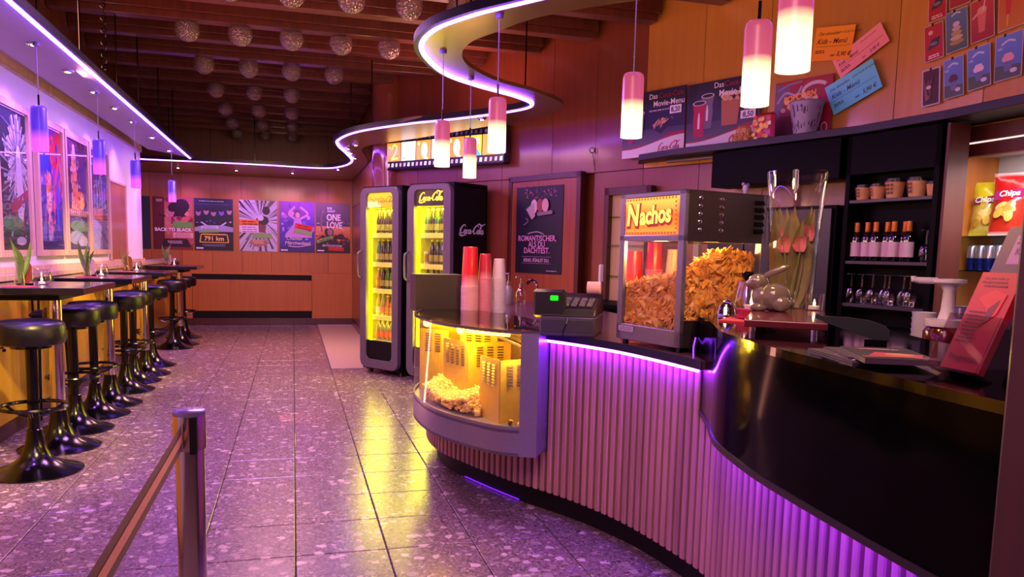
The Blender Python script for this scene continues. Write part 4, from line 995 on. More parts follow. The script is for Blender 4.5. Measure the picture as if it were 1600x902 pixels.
slotted('partition', (.72, 4.55), (.86, 4.40), .455, .82, cols=2); slotted('partition', (.92, 4.35), (1.1, 4.2), .455, .87, cols=3)
MB().tube([(.98, 3.95, .86), (1.12, 3.62, .80)], .012, 8).tube([(1.05, 3.98, .87), (1.15, 3.7, .83)], .012, 8).tube([(1.10, 3.6, .70), (1.04, 3.48, .69)], .007, 8).sph((1.04, 3.48, .69), .012, 8, 6).build('kettle_arm', STEEL, sc, smooth=True)
BULB = emis('warm_bulb', '#ffc83c', 14)
for x, y in ((.73, 4.38), (.84, 3.98)):
    MB().sph((x, y, .865), .022, 14, 8).build('bulb', BULB, sc, smooth=True)
MB().cyl((.98, 3.53, .885), (.82, 3.72, .885), .009, 8).build('light_tube', emis('yellow_tube', '#ffd040', 10), sc)
for (x, y, e) in ((.80, 4.28, 8.0), (.83, 3.86, 8), (1.02, 3.52, 5)): lamp('showcase_light', 'POINT', (x, y, .83), e, (1, .58, .02), .04)
pc = MB(); rd = random.Random(2)
def kernel(b, c, r):
    b.sph(c, r, 5, 3); 
    for k in range(3): b.sph((c[0]+rd.uniform(-1, 1)*r, c[1]+rd.uniform(-1, 1)*r, c[2]+rd.uniform(-.6, 1)*r), r*.75, 5, 3)
for i in range(950):
    # a low heap lying just behind the curved glass
    t_, v = rd.random(), rd.random()
    A, B, Cc = Vector((.692, 4.24)), Vector((.735, 3.90)), Vector((.855, 3.705)); g = (1-t_)**2*A+2*t_*(1-t_)*B+t_*t_*Cc
    x, ay = g.x+.13*v*.85, g.y+.13*v*.5
    h = .458+(.07+.055*v)*(.8+.2*math.sin(8*t_+1))*min(1, 6*(1-t_)+.3)
    z = h if rd.random() < .55 else rd.uniform(.465, h)
    kernel(pc, (x, ay, z), rd.uniform(.007, .011))
tag(pc.build('popcorn', pm('popcorn_corn', '#f0cc80', .7, noise=.12, nscale=60)), 'heap of popcorn behind the curved showcase glass', 'popcorn', kind='stuff')
for i, (x, y) in enumerate(((.985, 3.50), (1.02, 3.47), (1.05, 3.46), (1.0, 3.53))):
    k = MB(); kernel(k, (0, 0, .011), .011)
    tag(k.build('popcorn_kernel', pm('popcorn_corn', '#f4e2b0')if i % 2 else pm('burnt_corn', '#5a3014', .7), loc=(x, y, .456)), '%s loose popcorn kernel on the steel tray right of the partitions' % ORD[i], 'popcorn', 'loose kernels in the showcase')

# ================================================================== things on the low counter
tag(MB().bx(.715, 1.005, 4.72, 4.95, .901, 1.13).build('black_box', pm('dark_brown_box', '#2a1c1c', .45, noise=.05), bevel=.003), 'plain dark box on the counter left of the red cup stack', 'box')
def cup_proto(name, r0, r1, h, prints):
    t = thing('paper_cup', 'proto', 'cup')
    b = MB(); b.col(prints[0]); pr = [(r0+.003, 0), (r0+.003, .004), (r0, .005), (r0+(r1-r0)*.35, h*.35), (r0+(r1-r0)*.36, h*.36), (r1, h-.002), (r1-.003, h)]
    b.lathe(pr, n=24, capb=False)
    m = {}
    cols = [lin(prints[2])]*72+[lin(prints[0])]*24+[lin(prints[1])]*24+[lin(prints[1])]*24+[lin(prints[0])]*24
    b.c = cols[:len(b.v)]; b.build('cup_body', PLAST, t, smooth=True)
    remember(t); return t
def cup_stack(x, y, z, n, step, proto, desc, group, r, h):
    for k in range(n):
        lab = '%s cup from the bottom, %s' % (ORD[k], desc) if k < n-1 else 'topmost whole cup, %s' % desc
        if k == 0: o = proto; o.location = (x, y, z); o['label'] = lab; o.rotation_euler = (0, 0, 0)
        else: o = dup(proto, (x+random.uniform(-.0012, .0012), y, z+k*step), random.uniform(0, 6), lab)
        o['group'] = group
    return z+(n-1)*step
pr = cup_proto('red', .053, .043, .245, ('#c81424', '#d81828', '#e8b0b0')); zt = cup_stack(1.04, 4.67, .901, 18, .0092, pr, 'tall red stack beside the dark box', 'red paper cups on the counter', .053, .245)
pr = cup_proto('pink', .041, .033, .155, ('#b01838', '#c01c40', '#e08ca0')); cup_stack(1.135, 4.67, .901, 24, .0090, pr, 'middle crimson stack on the counter', 'crimson paper cups on the counter', .041, .155)
pr = cup_proto('white', .041, .032, .125, ('#c8b4c8', '#d0bccc', '#d8c8d4')); cup_stack(1.225, 4.67, .901, 23, .0095, pr, 'white stack right of the crimson cups', 'white paper cups on the counter', .041, .125)
# soap bottles, tray and tap by the sink
SILV = pm('mirror_plastic', '#b8b0b8', .15, .9)
for i, (x, y, h) in enumerate(((1.50, 5.45, .17), (1.60, 5.47, .15))):
    t = thing('pump_bottle', ('grey pump bottle by the sink, left one' if i == 0 else 'clear pump bottle by the sink, right one'), 'dispenser', (x, y, .901), 0, 'pump bottles by the sink')
    MB().lathe([(.034, 0), (.036, .01), (.036, h*.55), (.02, h*.75), (.014, h*.8)], n=18).build('bottle', pm('grey_bottle', '#7c7078', .25) if i == 0 else GLASSW, t, smooth=True)
    MB().lathe([(.014, h*.8), (.014, h), (.006, h), (.006, h+.04)], n=12).tube([(0, 0, h+.04), (0, 0, h+.05), (-.04, 0, h+.045)], .006, 6).build('pump', SILV, t, smooth=True)
t = thing('sink_tap', 'chrome mixer tap right of the pump bottles', 'tap', (1.70, 5.40, .901))
MB().tube(cr([(0, 0, 0), (0, 0, .1), (-.01, 0, .16), (-.05, -.02, .18), (-.09, -.04, .15)], 4), .011, 8).build('spout', CHROME, t, smooth=True)
MB().tube([(0, 0, .06), (.05, 0, .09)], .007, 6).sph((.05, 0, .09), .011, 8, 6).build('lever', CHROME, t, smooth=True)
tag(MB().bbox((0, 0, .009), (.30, .22, .018), .008).build('white_tray', pm('white_plastic', '#c8bcc8', .4), loc=(1.84, 5.28, .901)), 'flat white tray lying by the sink', 'tray')
t = thing('draught_tap', 'white and chrome draught tap standing behind the cash register', 'tap', (1.93, 4.75, .901))
MB().lathe([(.025, 0), (.025, .02), (.014, .03), (.014, .20)], n=14).tube([(0, 0, .15), (-.05, -.04, .15), (-.055, -.045, .12)], .009, 8).build('column', CHROME, t, smooth=True)
MB().bbox((0, 0, .25), (.03, .022, .12), .006).build('handle', pm('white_plastic', '#c8bcc8'), t, smooth=True)
# cash register
reg = thing('cash_register', 'dark grey cash register with green display on the counter', 'register', M=Matrix(((.88, .475, 0, 1.075), (-.475, .88, 0, 3.36), (0, 0, 1, .9005), (0, 0, 0, 1))))
MB().bbox((.125, .17, .045), (.25, .34, .088), .006).build('cash_drawer', pm('blue_grey_steel', '#4c4658', .4, .3, noise=.05), reg)
MB().bx(.01, .24, -.003, .001, .02, .078).build('drawer_front', pm('blue_grey_front', '#3e3a4c', .4, .2), reg, bevel=.003)
q = MB(); q.add([(.0, .02, .09), (.25, .02, .09), (.25, .33, .09), (0, .33, .09), (0, .04, .125), (.25, .04, .125), (.25, .33, .185), (0, .33, .185)], [(0, 1, 5, 4), (1, 2, 6, 5), (2, 3, 7, 6), (3, 0, 4, 7), (4, 5, 6, 7), (0, 3, 2, 1)])
q.build('keyboard_case', pm('case_black', '#17141b', .4, noise=.05), reg, bevel=.008)
kb = MB()
for i in range(6):
    for j in range(4):
        kb.bbox((.035+i*.036, .075+j*.036, .139+j*.0075), (.026, .026, .014), .003)
kb.build('keys', pm('key_grey', '#5a5464', .5), reg, kind='stuff')
MB().bbox((.035, .05, .145), (.15, .05, .13), .012).build('customer_display', pm('case_black', '#17141b'), reg, smooth=True)
MB().bbox((.06, .022, .172), (.036, .006, .022), .006).build('display_window', emis('green_led', '#20ff20', 1.6), reg)
MB().tube([(.13, -.004, .088), (.125, -.014, .06), (.11, -.012, .03), (.11, -.012, .001)], .003, 6).build('cable', BMET, reg)
MB().lathe([(.030, -.032), (.030, .032)], n=20).build('receipt_roll', pm('receipt_paper', '#d8a8b4', .8), reg, M=Matrix(((0, 0, 1, .21), (0, 1, 0, .27), (-1, 0, 0, .213), (0, 0, 0, 1))))
# ------------------------------------------------------------------ nacho warmer
NM = Matrix(((.234, .972, 0, 1.331), (-.972, .234, 0, 3.083), (0, 0, 1, .9005), (0, 0, 0, 1)))
nw = thing('nacho_warmer', 'steel and glass nacho warmer with an illuminated orange NACHOS sign', 'warmer', M=NM)
NW, ND, NH = .402, .43, .625
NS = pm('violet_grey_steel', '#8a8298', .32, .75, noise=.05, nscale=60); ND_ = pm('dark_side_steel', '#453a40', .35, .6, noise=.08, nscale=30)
b = MB()
for x in (0, NW-.034): b.bx(x, x+.034, 0, .02, .02, NH).bx(x, x+.034, ND-.02, ND, .02, NH)
b.bx(0, NW, 0, .02, .02, .085).bx(0, NW, ND-.02, ND, .02, .085).bx(0, NW, 0, .02, .43, .455).bx(0, NW, 0, .02, .605, NH)
b.build('steel_frame', NS, nw, bevel=.003)
MB().bx(.0, NW, .02, ND-.02, .02, .07).build('base_box', NS, nw)
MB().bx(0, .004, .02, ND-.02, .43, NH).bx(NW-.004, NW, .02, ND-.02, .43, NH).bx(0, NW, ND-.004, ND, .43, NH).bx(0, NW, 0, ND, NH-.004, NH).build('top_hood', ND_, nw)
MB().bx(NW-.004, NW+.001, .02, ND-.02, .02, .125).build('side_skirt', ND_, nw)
MB().quad((.034, .008, .085), (NW-.034, .008, .085), (NW-.034, .008, .43), (.034, .008, .43)).build('glass_pane', PANE, nw)
MB().quad((NW-.003, .02, .125), (NW-.003, ND-.02, .125), (NW-.003, ND-.02, .43), (NW-.003, .02, .43)).build('glass_pane', PANE, nw)
MB().quad((.003, .02, .085), (.003, ND-.02, .085), (.003, ND-.02, .43), (.003, .02, .43)).build('glass_pane', PANE, nw)
bolts = MB()
for k in range(5):
    for yy in (.075, .185): bolts.sph((NW+.002, yy, .595-k*.030), .009, 10, 6, (.5, 1, 1))
bolts.build('bolts', CHROME, nw, smooth=True)
for k in range(5):
    o = MB().add([(NW+.001, .36, .60-k*.028), (NW+.001, .41, .60-k*.028), (NW+.010, .41, .585-k*.028), (NW+.010, .36, .585-k*.028), (NW+.001, .36, .584-k*.028), (NW+.001, .41, .584-k*.028)], [(0, 1, 2, 3), (3, 2, 5, 4), (0, 3, 4), (1, 5, 2)]).build('louvre', BLACK, nw)
for x in (.03, NW-.03):
    for y in (.03, ND-.03): MB().lathe([(.014, 0), (.012, .022)], (x, y, 0), 10).build('foot', BMET, nw)
P = Print(NW-.07, .148)
P.rect(0, 0, P.W, P.H, '#f07818', '#e85c20', '#ffb030'); P.rect(.012, .012, P.W-.012, P.H-.012, '#f89024', '#f46c28', '#ffb838')
for k in range(17):
    for yy in (.006, P.H-.006): P.ell(.012+k*(P.W-.024)/16, yy, .0045, .0045, '#7c2c10', 8); 
for k in range(1, 8):
    for xx in (.006, P.W-.006): P.ell(xx, .006+k*(P.H-.012)/8, .0045, .0045, '#7c2c10', 8)
for dx, dy, c, bo in ((.005, -.005, '#7c2408', .10), (0, 0, '#ffd858', .035)):
    P.text('N', .062+dx, .040+dy, .118, c, bo, .12, sx=.85); P.text('achos', .205+dx, .046+dy, .098, c, bo, .12, sx=.84, rot=.05)
sg = MB().bx(0, P.W, 0, P.H, -.016, 0).build('sign_box', pm('sign_back', '#5c2810', .5), nw, M=Matrix(((1, 0, 0, .035), (0, 0, -1, .004), (0, 1, 0, .456), (0, 0, 0, 1))))
P.build('sign_face', printmat('backlit_sign', .4, .95), sg)
Q = Print(.10, .022); Q.rect(0, 0, .10, .022, '#b8a8b8'); Q.lines(.006, .013, .088, 2, .004, '#706478')
Q.build('name_plate', INKM, nw, M=Matrix(((1, 0, 0, .02), (0, 0, -1, -.0005), (0, 1, 0, .055), (0, 0, 0, 1))))
lamp('warmer_light', 'POINT', tuple(NM @ Vector((.15, .10, .405))), 4.5, (1, .58, .14), .03)
lamp('warmer_light', 'POINT', tuple(NM @ Vector((.34, .20, .425))), 4.2, (1, .50, .08), .03)
# more cup stacks standing on the counter behind the warmer, seen through its glass
def backcup(x, y, z, r0, r1, h, col, lip, label):
    b = MB().col(lip).lathe([(r0+.003, 0), (r0+.003, .004)], n=22, capb=False, capt=False).col(col).lathe([(r0, .004), (r1, h)], n=22, capb=False)
    return tag(b.build('paper_cup', PLAST, smooth=True, loc=(x, y, z)), label, 'cup', 'cups behind the nacho warmer')
for (x, y, n_, r0, r1, h, c_, l_, dsc) in ((1.57, 3.46, 17, .050, .041, .245, '#e02418', '#f0a898', 'bright red stack behind the nacho warmer'), (1.645, 3.387, 34, .041, .033, .155, '#c81c48', '#f090a0', 'crimson stack behind the nacho warmer'), (1.71, 3.315, 28, .041, .032, .155, '#d0ac84', '#e4c49c', 'cream stack behind the nacho warmer')):
    for k in range(n_):
        backcup(x, y, .9008+k*.0092, r0, r1, h, c_, l_, '%s cup from the bottom, %s' % (ORD[k], dsc))
nc = MB(); rd = random.Random(11)
def chip(c, s, M):
    a = [Vector((s*math.cos(t), s*math.sin(t), .12*s*(1 if k else -1))) for k, t in enumerate((0, 2.1, 4.2))]
    top = [M @ (p+Vector((0, 0, .0012)))+c for p in a]; bot = [M @ (p-Vector((0, 0, .0012)))+c for p in a]
    m1 = M @ Vector((0, 0, .2*s))+c
    nc.add([tuple(p) for p in top+bot]+[tuple(m1)], [(0, 1, 6), (1, 2, 6), (2, 0, 6), (5, 4, 3), (0, 3, 4, 1), (1, 4, 5, 2), (2, 5, 3, 0)])
from mathutils import Euler
def rr(): return Euler((rd.uniform(-1.3, 1.3), rd.uniform(-1.3, 1.3), rd.uniform(0, 6.3))).to_matrix()
def hh(x, y): return .245+.055*min(1, x/.34)+.095*max(0, min(1, (x-.22)/.1))*max(0, min(1, (y-.05)/.16))*(1 if y < .3 else 1-.25*(y-.3)/.13)
def jit(q=.55): return Euler((rd.uniform(-q, q), rd.uniform(-q, q), rd.uniform(0, 6.3))).to_matrix()
FRONT = Matrix.Rotation(PI/2, 3, 'X'); SIDE = Matrix.Rotation(PI/2, 3, 'Y')
for k in range(2000):
    m = rd.random(); x, y = rd.uniform(.03, NW-.03), rd.uniform(.03, ND-.04); R = rr()
    if m < .36: y = rd.uniform(.026, .05); z = rd.uniform(.10, hh(x, y)); R = FRONT @ jit()
    elif m < .64: x = rd.uniform(NW-.045, NW-.024); z = rd.uniform(.12, hh(x, y)); R = SIDE @ jit()
    else: z = hh(x, y)-rd.uniform(0, .03); R = jit(.9)
    nc.col(rd.choice(['#e0a048', '#d0883c', '#e8b45c', '#c07c38', '#e49a34']))
    chip(Vector((x, y, z)), rd.uniform(.020, .030) if m < .64 else rd.uniform(.022, .032), R)
tag(nc.build('tortilla_chips', printmat('chip_print', .6), M=NM), 'heap of yellow tortilla chips filling the nacho warmer', 'chips', kind='stuff')
gd = thing('counter_device', 'grey box with red front beside the nacho warmer', 'device', (1.665, 2.98, .9005), -.35)
MB().bbox((0, 0, .08), (.16, .2, .16), .006).build('case', pm('device_grey', '#4a404c', .4, .2), gd)
MB().bx(-.082, -.079, -.09, .09, .03, .15).build('red_front', pm('red_foil', '#a83424', .35, noise=.2, nscale=50, bump=.4), gd)
for i, pts in enumerate(([(1.50, 2.74, .904), (1.495, 2.74, .95), (1.515, 2.735, .985), (1.535, 2.73, .95), (1.54, 2.725, .904)], [(1.545, 2.73, .904), (1.54, 2.73, .96), (1.565, 2.72, 1.0), (1.595, 2.72, .96), (1.60, 2.72, .904)])):
    tag(MB().tube(cr(pts, 5), .0032, 6).build('cable', pm('pale_cable', '#807884', .4), smooth=True), ('smaller' if i == 0 else 'larger')+' looped pale cable on the counter end below the warmer', 'cable', 'cables by the nacho warmer')

# ================================================================== things on the high black top
HZ = 1.0505
tray = thing('wooden_tray', 'dark red lacquered tray on little feet under the rabbit figure', 'tray', (0, 0, HZ))
MB().prism([(1.29, 2.04), (1.475, 1.90), (1.86, 2.42), (1.62, 2.50)], .018, .040).build('board', pm('red_lacquer', '#5c1824', .25, coat=.4, noise=.1, nscale=25), tray, bevel=.003)
for x, y in ((1.32, 2.04), (1.46, 1.94), (1.80, 2.40), (1.63, 2.45)): MB().lathe([(.009, 0), (.009, .018)], (x, y, 0), 10).build('foot', CHROME, tray)
rb = MB()
RX = Matrix.Translation((1.592, 2.375, HZ+.0405)) @ Matrix.Rotation(-.62, 4, 'Z')     # x runs towards the tail, to the right in view
rb.sph((.02, 0, .048), 1, 20, 14, (.056, .042, .050)); rb.sph((-.02, 0, .046), 1, 18, 12, (.035, .034, .045)); rb.sph((-.036, 0, .098), 1, 18, 12, (.036, .027, .030))
rb.sph((-.060, 0, .092), 1, 12, 8, (.018, .016, .017)); rb.sph((.074, 0, .030), 1, 12, 8, (.016, .016, .016)); rb.sph((-.03, .02, .012), 1, 12, 8, (.03, .013, .014)); rb.sph((-.03, -.02, .012), 1, 12, 8, (.03, .013, .014))
rb.sph((.045, .03, .026), 1, 12, 8, (.034, .016, .026)); rb.sph((.045, -.03, .026), 1, 12, 8, (.034, .016, .026)); rb.sph((-.028, 0, .072), 1, 14, 8, (.026, .024, .028))
for s_ in (-1, 1): rb.sph((.022, s_*.013, .138), 1, 14, 10, (.052, .007, .012), Matrix.Rotation(-.42, 3, 'Y'))
for s_ in (-1, 1): rb.sph((-.052, s_*.022, .106), 1, 10, 6, (.006, .004, .006))
ro = rb.build('rabbit_figurine', pm('grey_glaze', '#6e6258', .10, coat=.5, noise=.08, nscale=30), M=RX)
md = ro.modifiers.new('remesh', 'REMESH'); md.mode = 'VOXEL'; md.voxel_size = .0026; md.use_smooth_shade = True
md = ro.modifiers.new('smooth', 'SMOOTH'); md.iterations = 5; md.factor = .5
tag(ro, 'glazed grey ceramic rabbit with laid-back ears on the red tray', 'figurine')
tag(MB().prism([(1.43, 2.42), (1.50, 2.33), (1.66, 2.42), (1.56, 2.56)], 0, .005).build('napkin', pm('red_napkin', '#c83848'), loc=(0, 0, HZ)), 'folded red napkin under the large candle glass by the rabbit', 'napkin')
cg = thing('candle_glass', 'large clear candle glass with burning light left of the rabbit', 'candle', (1.58, 2.455, HZ+.005))
MB().lathe([(.03, 0), (.05, .008), (.066, .05), (.062, .09), (.052, .135), (.054, .138)], n=28, capt=False).build('bowl', GLASSW, cg, smooth=True)
MB().lathe([(.05, .004), (.058, .035), (.0, .036)], n=20, capt=False).build('red_sand', pm('red_sand', '#c02858', .6, noise=.2, nscale=80), cg, smooth=True)
MB().lathe([(.025, .036), (.025, .05)], n=16).build('tealight', pm('wax', '#f0e8d8'), cg)
MB().lathe([(.001, .05), (.007, .058), (.005, .07), (.0005, .082)], n=8).build('flame', FLAME, cg, smooth=True)
bl = thing('service_bell', 'chrome dome shaped service bell left of the large candle glass', 'bell', (1.60, 2.66, HZ))
MB().lathe([(.045, 0), (.045, .008), (.042, .012), (.040, .03), (.030, .05), (.014, .06), (.0, .063)], n=28, capt=False).build('dome', CHROME, bl, smooth=True)
MB().lathe([(.004, .062), (.004, .072), (.008, .074), (.0, .078)], n=12, capt=False).build('button', CHROME, bl, smooth=True)
bs = thing('bottle_stopper', 'black and chrome bottle pourer standing behind the candle glass', 'stopper', (1.70, 2.68, HZ))
MB().lathe([(.022, 0), (.022, .08), (.008, .11), (.008, .135)], n=16).build('neck', CHROME, bs, smooth=True)
MB().lathe([(.008, .135), (.022, .15), (.024, .165), (.02, .17)], n=18).build('cap', BMET, bs, smooth=True)
vs_ = thing('tall_vase', 'tall flared clear glass vase holding tulips on the bar top', 'vase', (1.885, 2.665, HZ+.004))
MB().lathe([(.0, 0), (.080, 0), (.084, .008), (.086, .1), (.094, .3), (.112, .55), (.110, .555)], n=40, capb=False, capt=False).build('glass_wall', glass('vase_glass', '#f4eef0', .02, .5, .05), vs_, smooth=True)
MB().lathe([(.0, .008), (.076, .008), (.078, .03), (.0, .03)], n=32, capb=False, capt=False).build('thick_base', GLASSW, vs_, smooth=True)
tag(MB().prism([(1.78, 2.62), (1.88, 2.47), (2.04, 2.56), (1.93, 2.72)], 0, .0035).build('napkin', pm('red_napkin', '#c83848'), loc=(0, 0, HZ)), 'red napkin under the tall tulip vase', 'napkin')
tl = thing('tulip_bouquet', 'bunch of faded pink tulips with broad leaves inside the tall vase', 'flowers', (1.885, 2.665, HZ+.036))
DLEAF = pm('olive_leaf', '#8c8658', .5, noise=.25, nscale=14); PET = pm('tulip_petal', '#d87880', .5, noise=.15, nscale=30)
sm_ = MB(); lm = MB(); rd = random.Random(5)
for k in range(6):
    a = k*1.05; R = .045; tx, ty, tz = .055*math.cos(a+.4), .055*math.sin(a+.4), rd.uniform(.20, .29)
    sm_.tube([(R*math.cos(a)*.6, R*math.sin(a)*.6, 0), (tx*.6, ty*.6, tz*.5), (tx, ty, tz)], .0045, 6)
    f = MB()
    for p in range(5):
        b_ = p*2*PI/5; leaf_mesh(f, (tx+.008*math.cos(b_), ty+.008*math.sin(b_), tz-.004), (tx+.014*math.cos(b_), ty+.014*math.sin(b_), tz+.06), .017, 5, .012)
    f.build('tulip_flower', PET, tl, smooth=True)
    for q in range(3):
        g = a+q*.6+.3; l_ = MB(); leaf_mesh(l_, (.03*math.cos(g), .03*math.sin(g), .0), (.072*math.cos(g+.5), .072*math.sin(g+.5), rd.uniform(.24, .40)), rd.uniform(.032, .044), 7, .02)
        l_.build('leaf', DLEAF, tl, smooth=True)
sm_.build('stems', pm('stem_green', '#6c7840', .5), tl, smooth=True)
sg_ = thing('candle_glass', 'small clear glass with lit candle behind the rabbit on the red napkin', 'candle', (1.80, 2.40, HZ+.0405))
MB().lathe([(.026, 0), (.03, .004), (.033, .06)], n=18, capt=False).build('bowl', GLASSW, sg_, smooth=True)
MB().lathe([(.02, .004), (.02, .016)], n=14).build('tealight', pm('wax', '#f0e8d8'), sg_); MB().lathe([(.001, .016), (.005, .022), (.0005, .04)], n=8).build('flame', FLAME, sg_, smooth=True)
# dark leaf-shaped board standing behind the flyers
lb = [(-.12, .078), (-.115, .092), (-.10, .084), (-.03, .084), (.03, .078), (.075, .062), (.088, .045), (.09, .012), (.075, .006), (.03, .022), (-.03, .042), (-.09, .064)]
lb = [(p*.9, q*.82) for p, q in lb]
db = thing('leaf_board', 'dark green leaf shaped board standing behind the flyers on the bar', 'board', (1.455, 1.755, HZ), -.72)
MB().prism(lb, -.004, .004).build('board', pm('dark_green_board', '#18241f', .45, noise=.06), db, M=Matrix(((1, 0, 0, 0), (0, 0, -1, 0), (0, 1, 0, 0), (0, 0, 0, 1))))
MB().bx(.02, .075, -.02, .02, 0, .014).build('foot', BMET, db)
# flyers
def flyer(x, y, z, rot, w_, h, fn, label, n=1, th=.002):
    P = Print(w_, h); fn(P)
    M = Matrix.Translation((x, y, z+th)) @ Matrix.Rotation(rot, 4, 'Z')
    return sheet('flyer', label, 'leaflet', M, P, '#4c3848', thick=th, group='flyers lying on the bar top', mat=None)
def fl_a(P): P.rect(0, 0, P.W, P.H, '#2c1c28', '#241620'); P.poly([(.02, .05), (.12, .03), (.14, .09), (.05, .12)], '#c8404c'); P.ell(.09, .08, .03, .025, '#d89058'); P.lines(.02, .18, .1, 3, .005, '#d8a8b0'); P.path([(.0, .02), (.08, .03), (.148, .01)], .008, '#e08070')
def fl_b(P): P.rect(0, 0, P.W, P.H, '#2c2434', '#3c3446'); P.lines(.01, .12, .1, 4, .005, '#c8bcd4'); P.path([(.01, .02), (.06, .06), (.1, .03)], .006, '#e0d0e0')
flyer(1.155, 1.40, HZ, -.25, .12, .24, fl_b, 'lower lilac flyer at the bar edge, left of the others', 1, .003)
flyer(1.175, 1.44, HZ+.0045, -.40, .12, .20, fl_b, 'lilac flyer with white print half covered by the thick booklet', 1, .003)
flyer(1.14, 1.345, HZ+.009, -.45, .145, .22, fl_a, 'dark booklet with red picture on top of the flyers', 1, .010)
# leaflet stand of clear acrylic with red leaflets
lsM = frame((1.25, 1.265, HZ+.004), (-.10, -1, 0), (.385, -.03, .92))
ls = thing('leaflet_stand', 'leaning clear acrylic leaflet stand with red leaflets at the bar end', 'stand', M=lsM)
MB().bx(0, .130, 0, .33, -.066, -.063).bx(0, .130, 0, .004, -.066, .03).build('back_plate', ACRYL, ls)
MB().bx(0, .13, 0, .115, .028, .031).bx(0, .003, 0, .115, -.03, .03).bx(.127, .13, 0, .115, -.03, .03).build('front_pocket', ACRYL, ls)
MB().bx(.004, .126, -.003, .0, -.12, .03).build('base_plate', ACRYL, ls)
tag(MB().bx(.012, .126, .005, .30, -.060, -.004).build('black_block', MATTB, M=lsM), 'black backing block inside the leaflet stand', 'block')
P = Print(.105, .21); P.rect(0, 0, P.W, P.H, '#4c2040', '#5c2c50'); P.rect(.03, .13, .095, .19, '#a86aa8'); P.lines(.035, .18, .055, 2, .004, '#5c2c60'); P.text('Kino', .06, .15, .02, '#603068', .02); P.rect(0, .1, P.W, .106, '#c86878'); P.lines(.03, .09, .06, 1, .006, '#e0a060')
sheet('leaflet', 'purple leaflet with pale square standing behind the red leaflets', 'leaflet', lsM @ Matrix.Translation((.015, .105, -.002)), P, '#8c5078', thick=.002)
P = Print(.10, .205); P.rect(0, 0, P.W, P.H, '#b81822', '#c42028'); P.lines(.01, .19, .07, 3, .004, '#7c1018'); P.poly([(.02, .15), (.05, .17), (.085, .16), (.08, .12), (.06, .10), (.05, .13)], '#d8302c'); P.poly([(.055, .13), (.075, .15), (.07, .11), (.05, .09)], '#7c1420')
P.lines(.008, .12, .05, 9, .003, '#5c1018', 2.6); P.text('Programm', .05, .02, .017, '#701018', .01)
sheet('leaflet', 'red leaflet in front pocket of the acrylic stand', 'leaflet', lsM @ Matrix.Translation((.016, .006, .012)), P, '#b81820', thick=.012)

# ================================================================== shelf over the back bar and what stands on it
TW = [(2.25, 6.8), (3.12, 4.8), (3.42, 3.95), (3.5, 3.4), (3.5, 0)]
hs = thing('wall_shelf', 'long black wall shelf running over the back bar', 'shelf', (0, 0, 0))
MB().prism([(2.66, 5.85), (3.12, 4.8), (3.42, 3.95), (3.5, 3.4), (3.5, 0), (3.20, 0), (3.20, 3.34), (3.13, 3.88), (2.86, 4.68), (2.64, 5.22), (2.56, 5.62)], 2.0, 2.045).build('board', pm('shelf_black', '#0c0812', .45, noise=.08), hs, bevel=.003)
MB().tube([(2.95, 4.9, 1.985), (2.72, 5.45, 1.985)], .014, 8).build('tube_light', STEELD, hs)
# black tall unit with shelves
su = thing('shelf_unit', 'black open shelf unit below the wall shelf with cups, wine and glasses', 'shelf', M=Matrix(((-.171, .985, 0, 3.245), (.985, .171, 0, 3.385), (0, 0, 1, .9005), (0, 0, 0, 1))))
SW = .60
sb = MB().bx(0, .03, 0, .13, 0, 1.09).bx(SW-.03, SW, 0, .13, 0, 1.09).bx(0, SW, .12, .13, 0, 1.09).bx(0, SW, 0, .13, .87, 1.09)
sb.build('carcass', BLACK, su)
for z in (.724, .372, .122): MB().bx(.03, SW-.03, .005, .12, z-.02, z).build('shelf_board', pm('shelf_grey', '#1c1822', .4), su, bevel=.002)
SUM = su.matrix_world.copy()
def on(x, y, z): return SUM @ Matrix.Translation((x, y, z))
dc = thing('dark_cabinet', 'black cabinet left of the shelf unit behind the tall vase', 'cabinet', M=Matrix(((-.3, .954, 0, 3.09), (.954, .3, 0, 3.99), (0, 0, 1, .9005), (0, 0, 0, 1))))
MB().bx(0, 1.0, .02, .2, 0, .70).build('carcass', BLACK, dc, bevel=.004)
for k in range(3): MB().bx(.02+k*.325, .335+k*.325, .0, .018, .03, .68).build('door', pm('cabinet_violet', '#0c0a18', .4, noise=.05), dc, bevel=.003)
tag(MB().bx(0, 1.0, .02, .2, .855, 1.095).build('hanging_cabinet', BLACK, M=Matrix(((-.3, .954, 0, 3.09), (.954, .3, 0, 3.99), (0, 0, 1, .9005), (0, 0, 0, 1))), bevel=.004), 'flat black hanging cabinet under the wall shelf behind the vase', 'cabinet')
fg = MB(); fg.lathe([(.03, 0), (.034, .02), (.02, .05), (.026, .075), (.014, .1), (.022, .125), (.018, .15), (0, .16)], n=16, capt=False).sph((.02, .01, .15), .014, 8, 6).sph((-.02, 0, .155), .012, 8, 6)
tag(fg.build('white_figurine', pm('white_glaze', '#b8a8c8', .3, coat=.4), M=Matrix.Translation((2.88, 4.62, 1.602)), smooth=True), 'small pale figurine on the dark cabinet', 'figurine')
t = thing('steel_fitting', 'small chrome fitting on the dark cabinet above the warmer', 'fitting', (2.80, 4.86, 1.602))
MB().lathe([(.03, 0), (.03, .01), (.01, .02), (.01, .05), (.05, .055), (.05, .062)], n=16).build('body', CHROME, t, smooth=True)
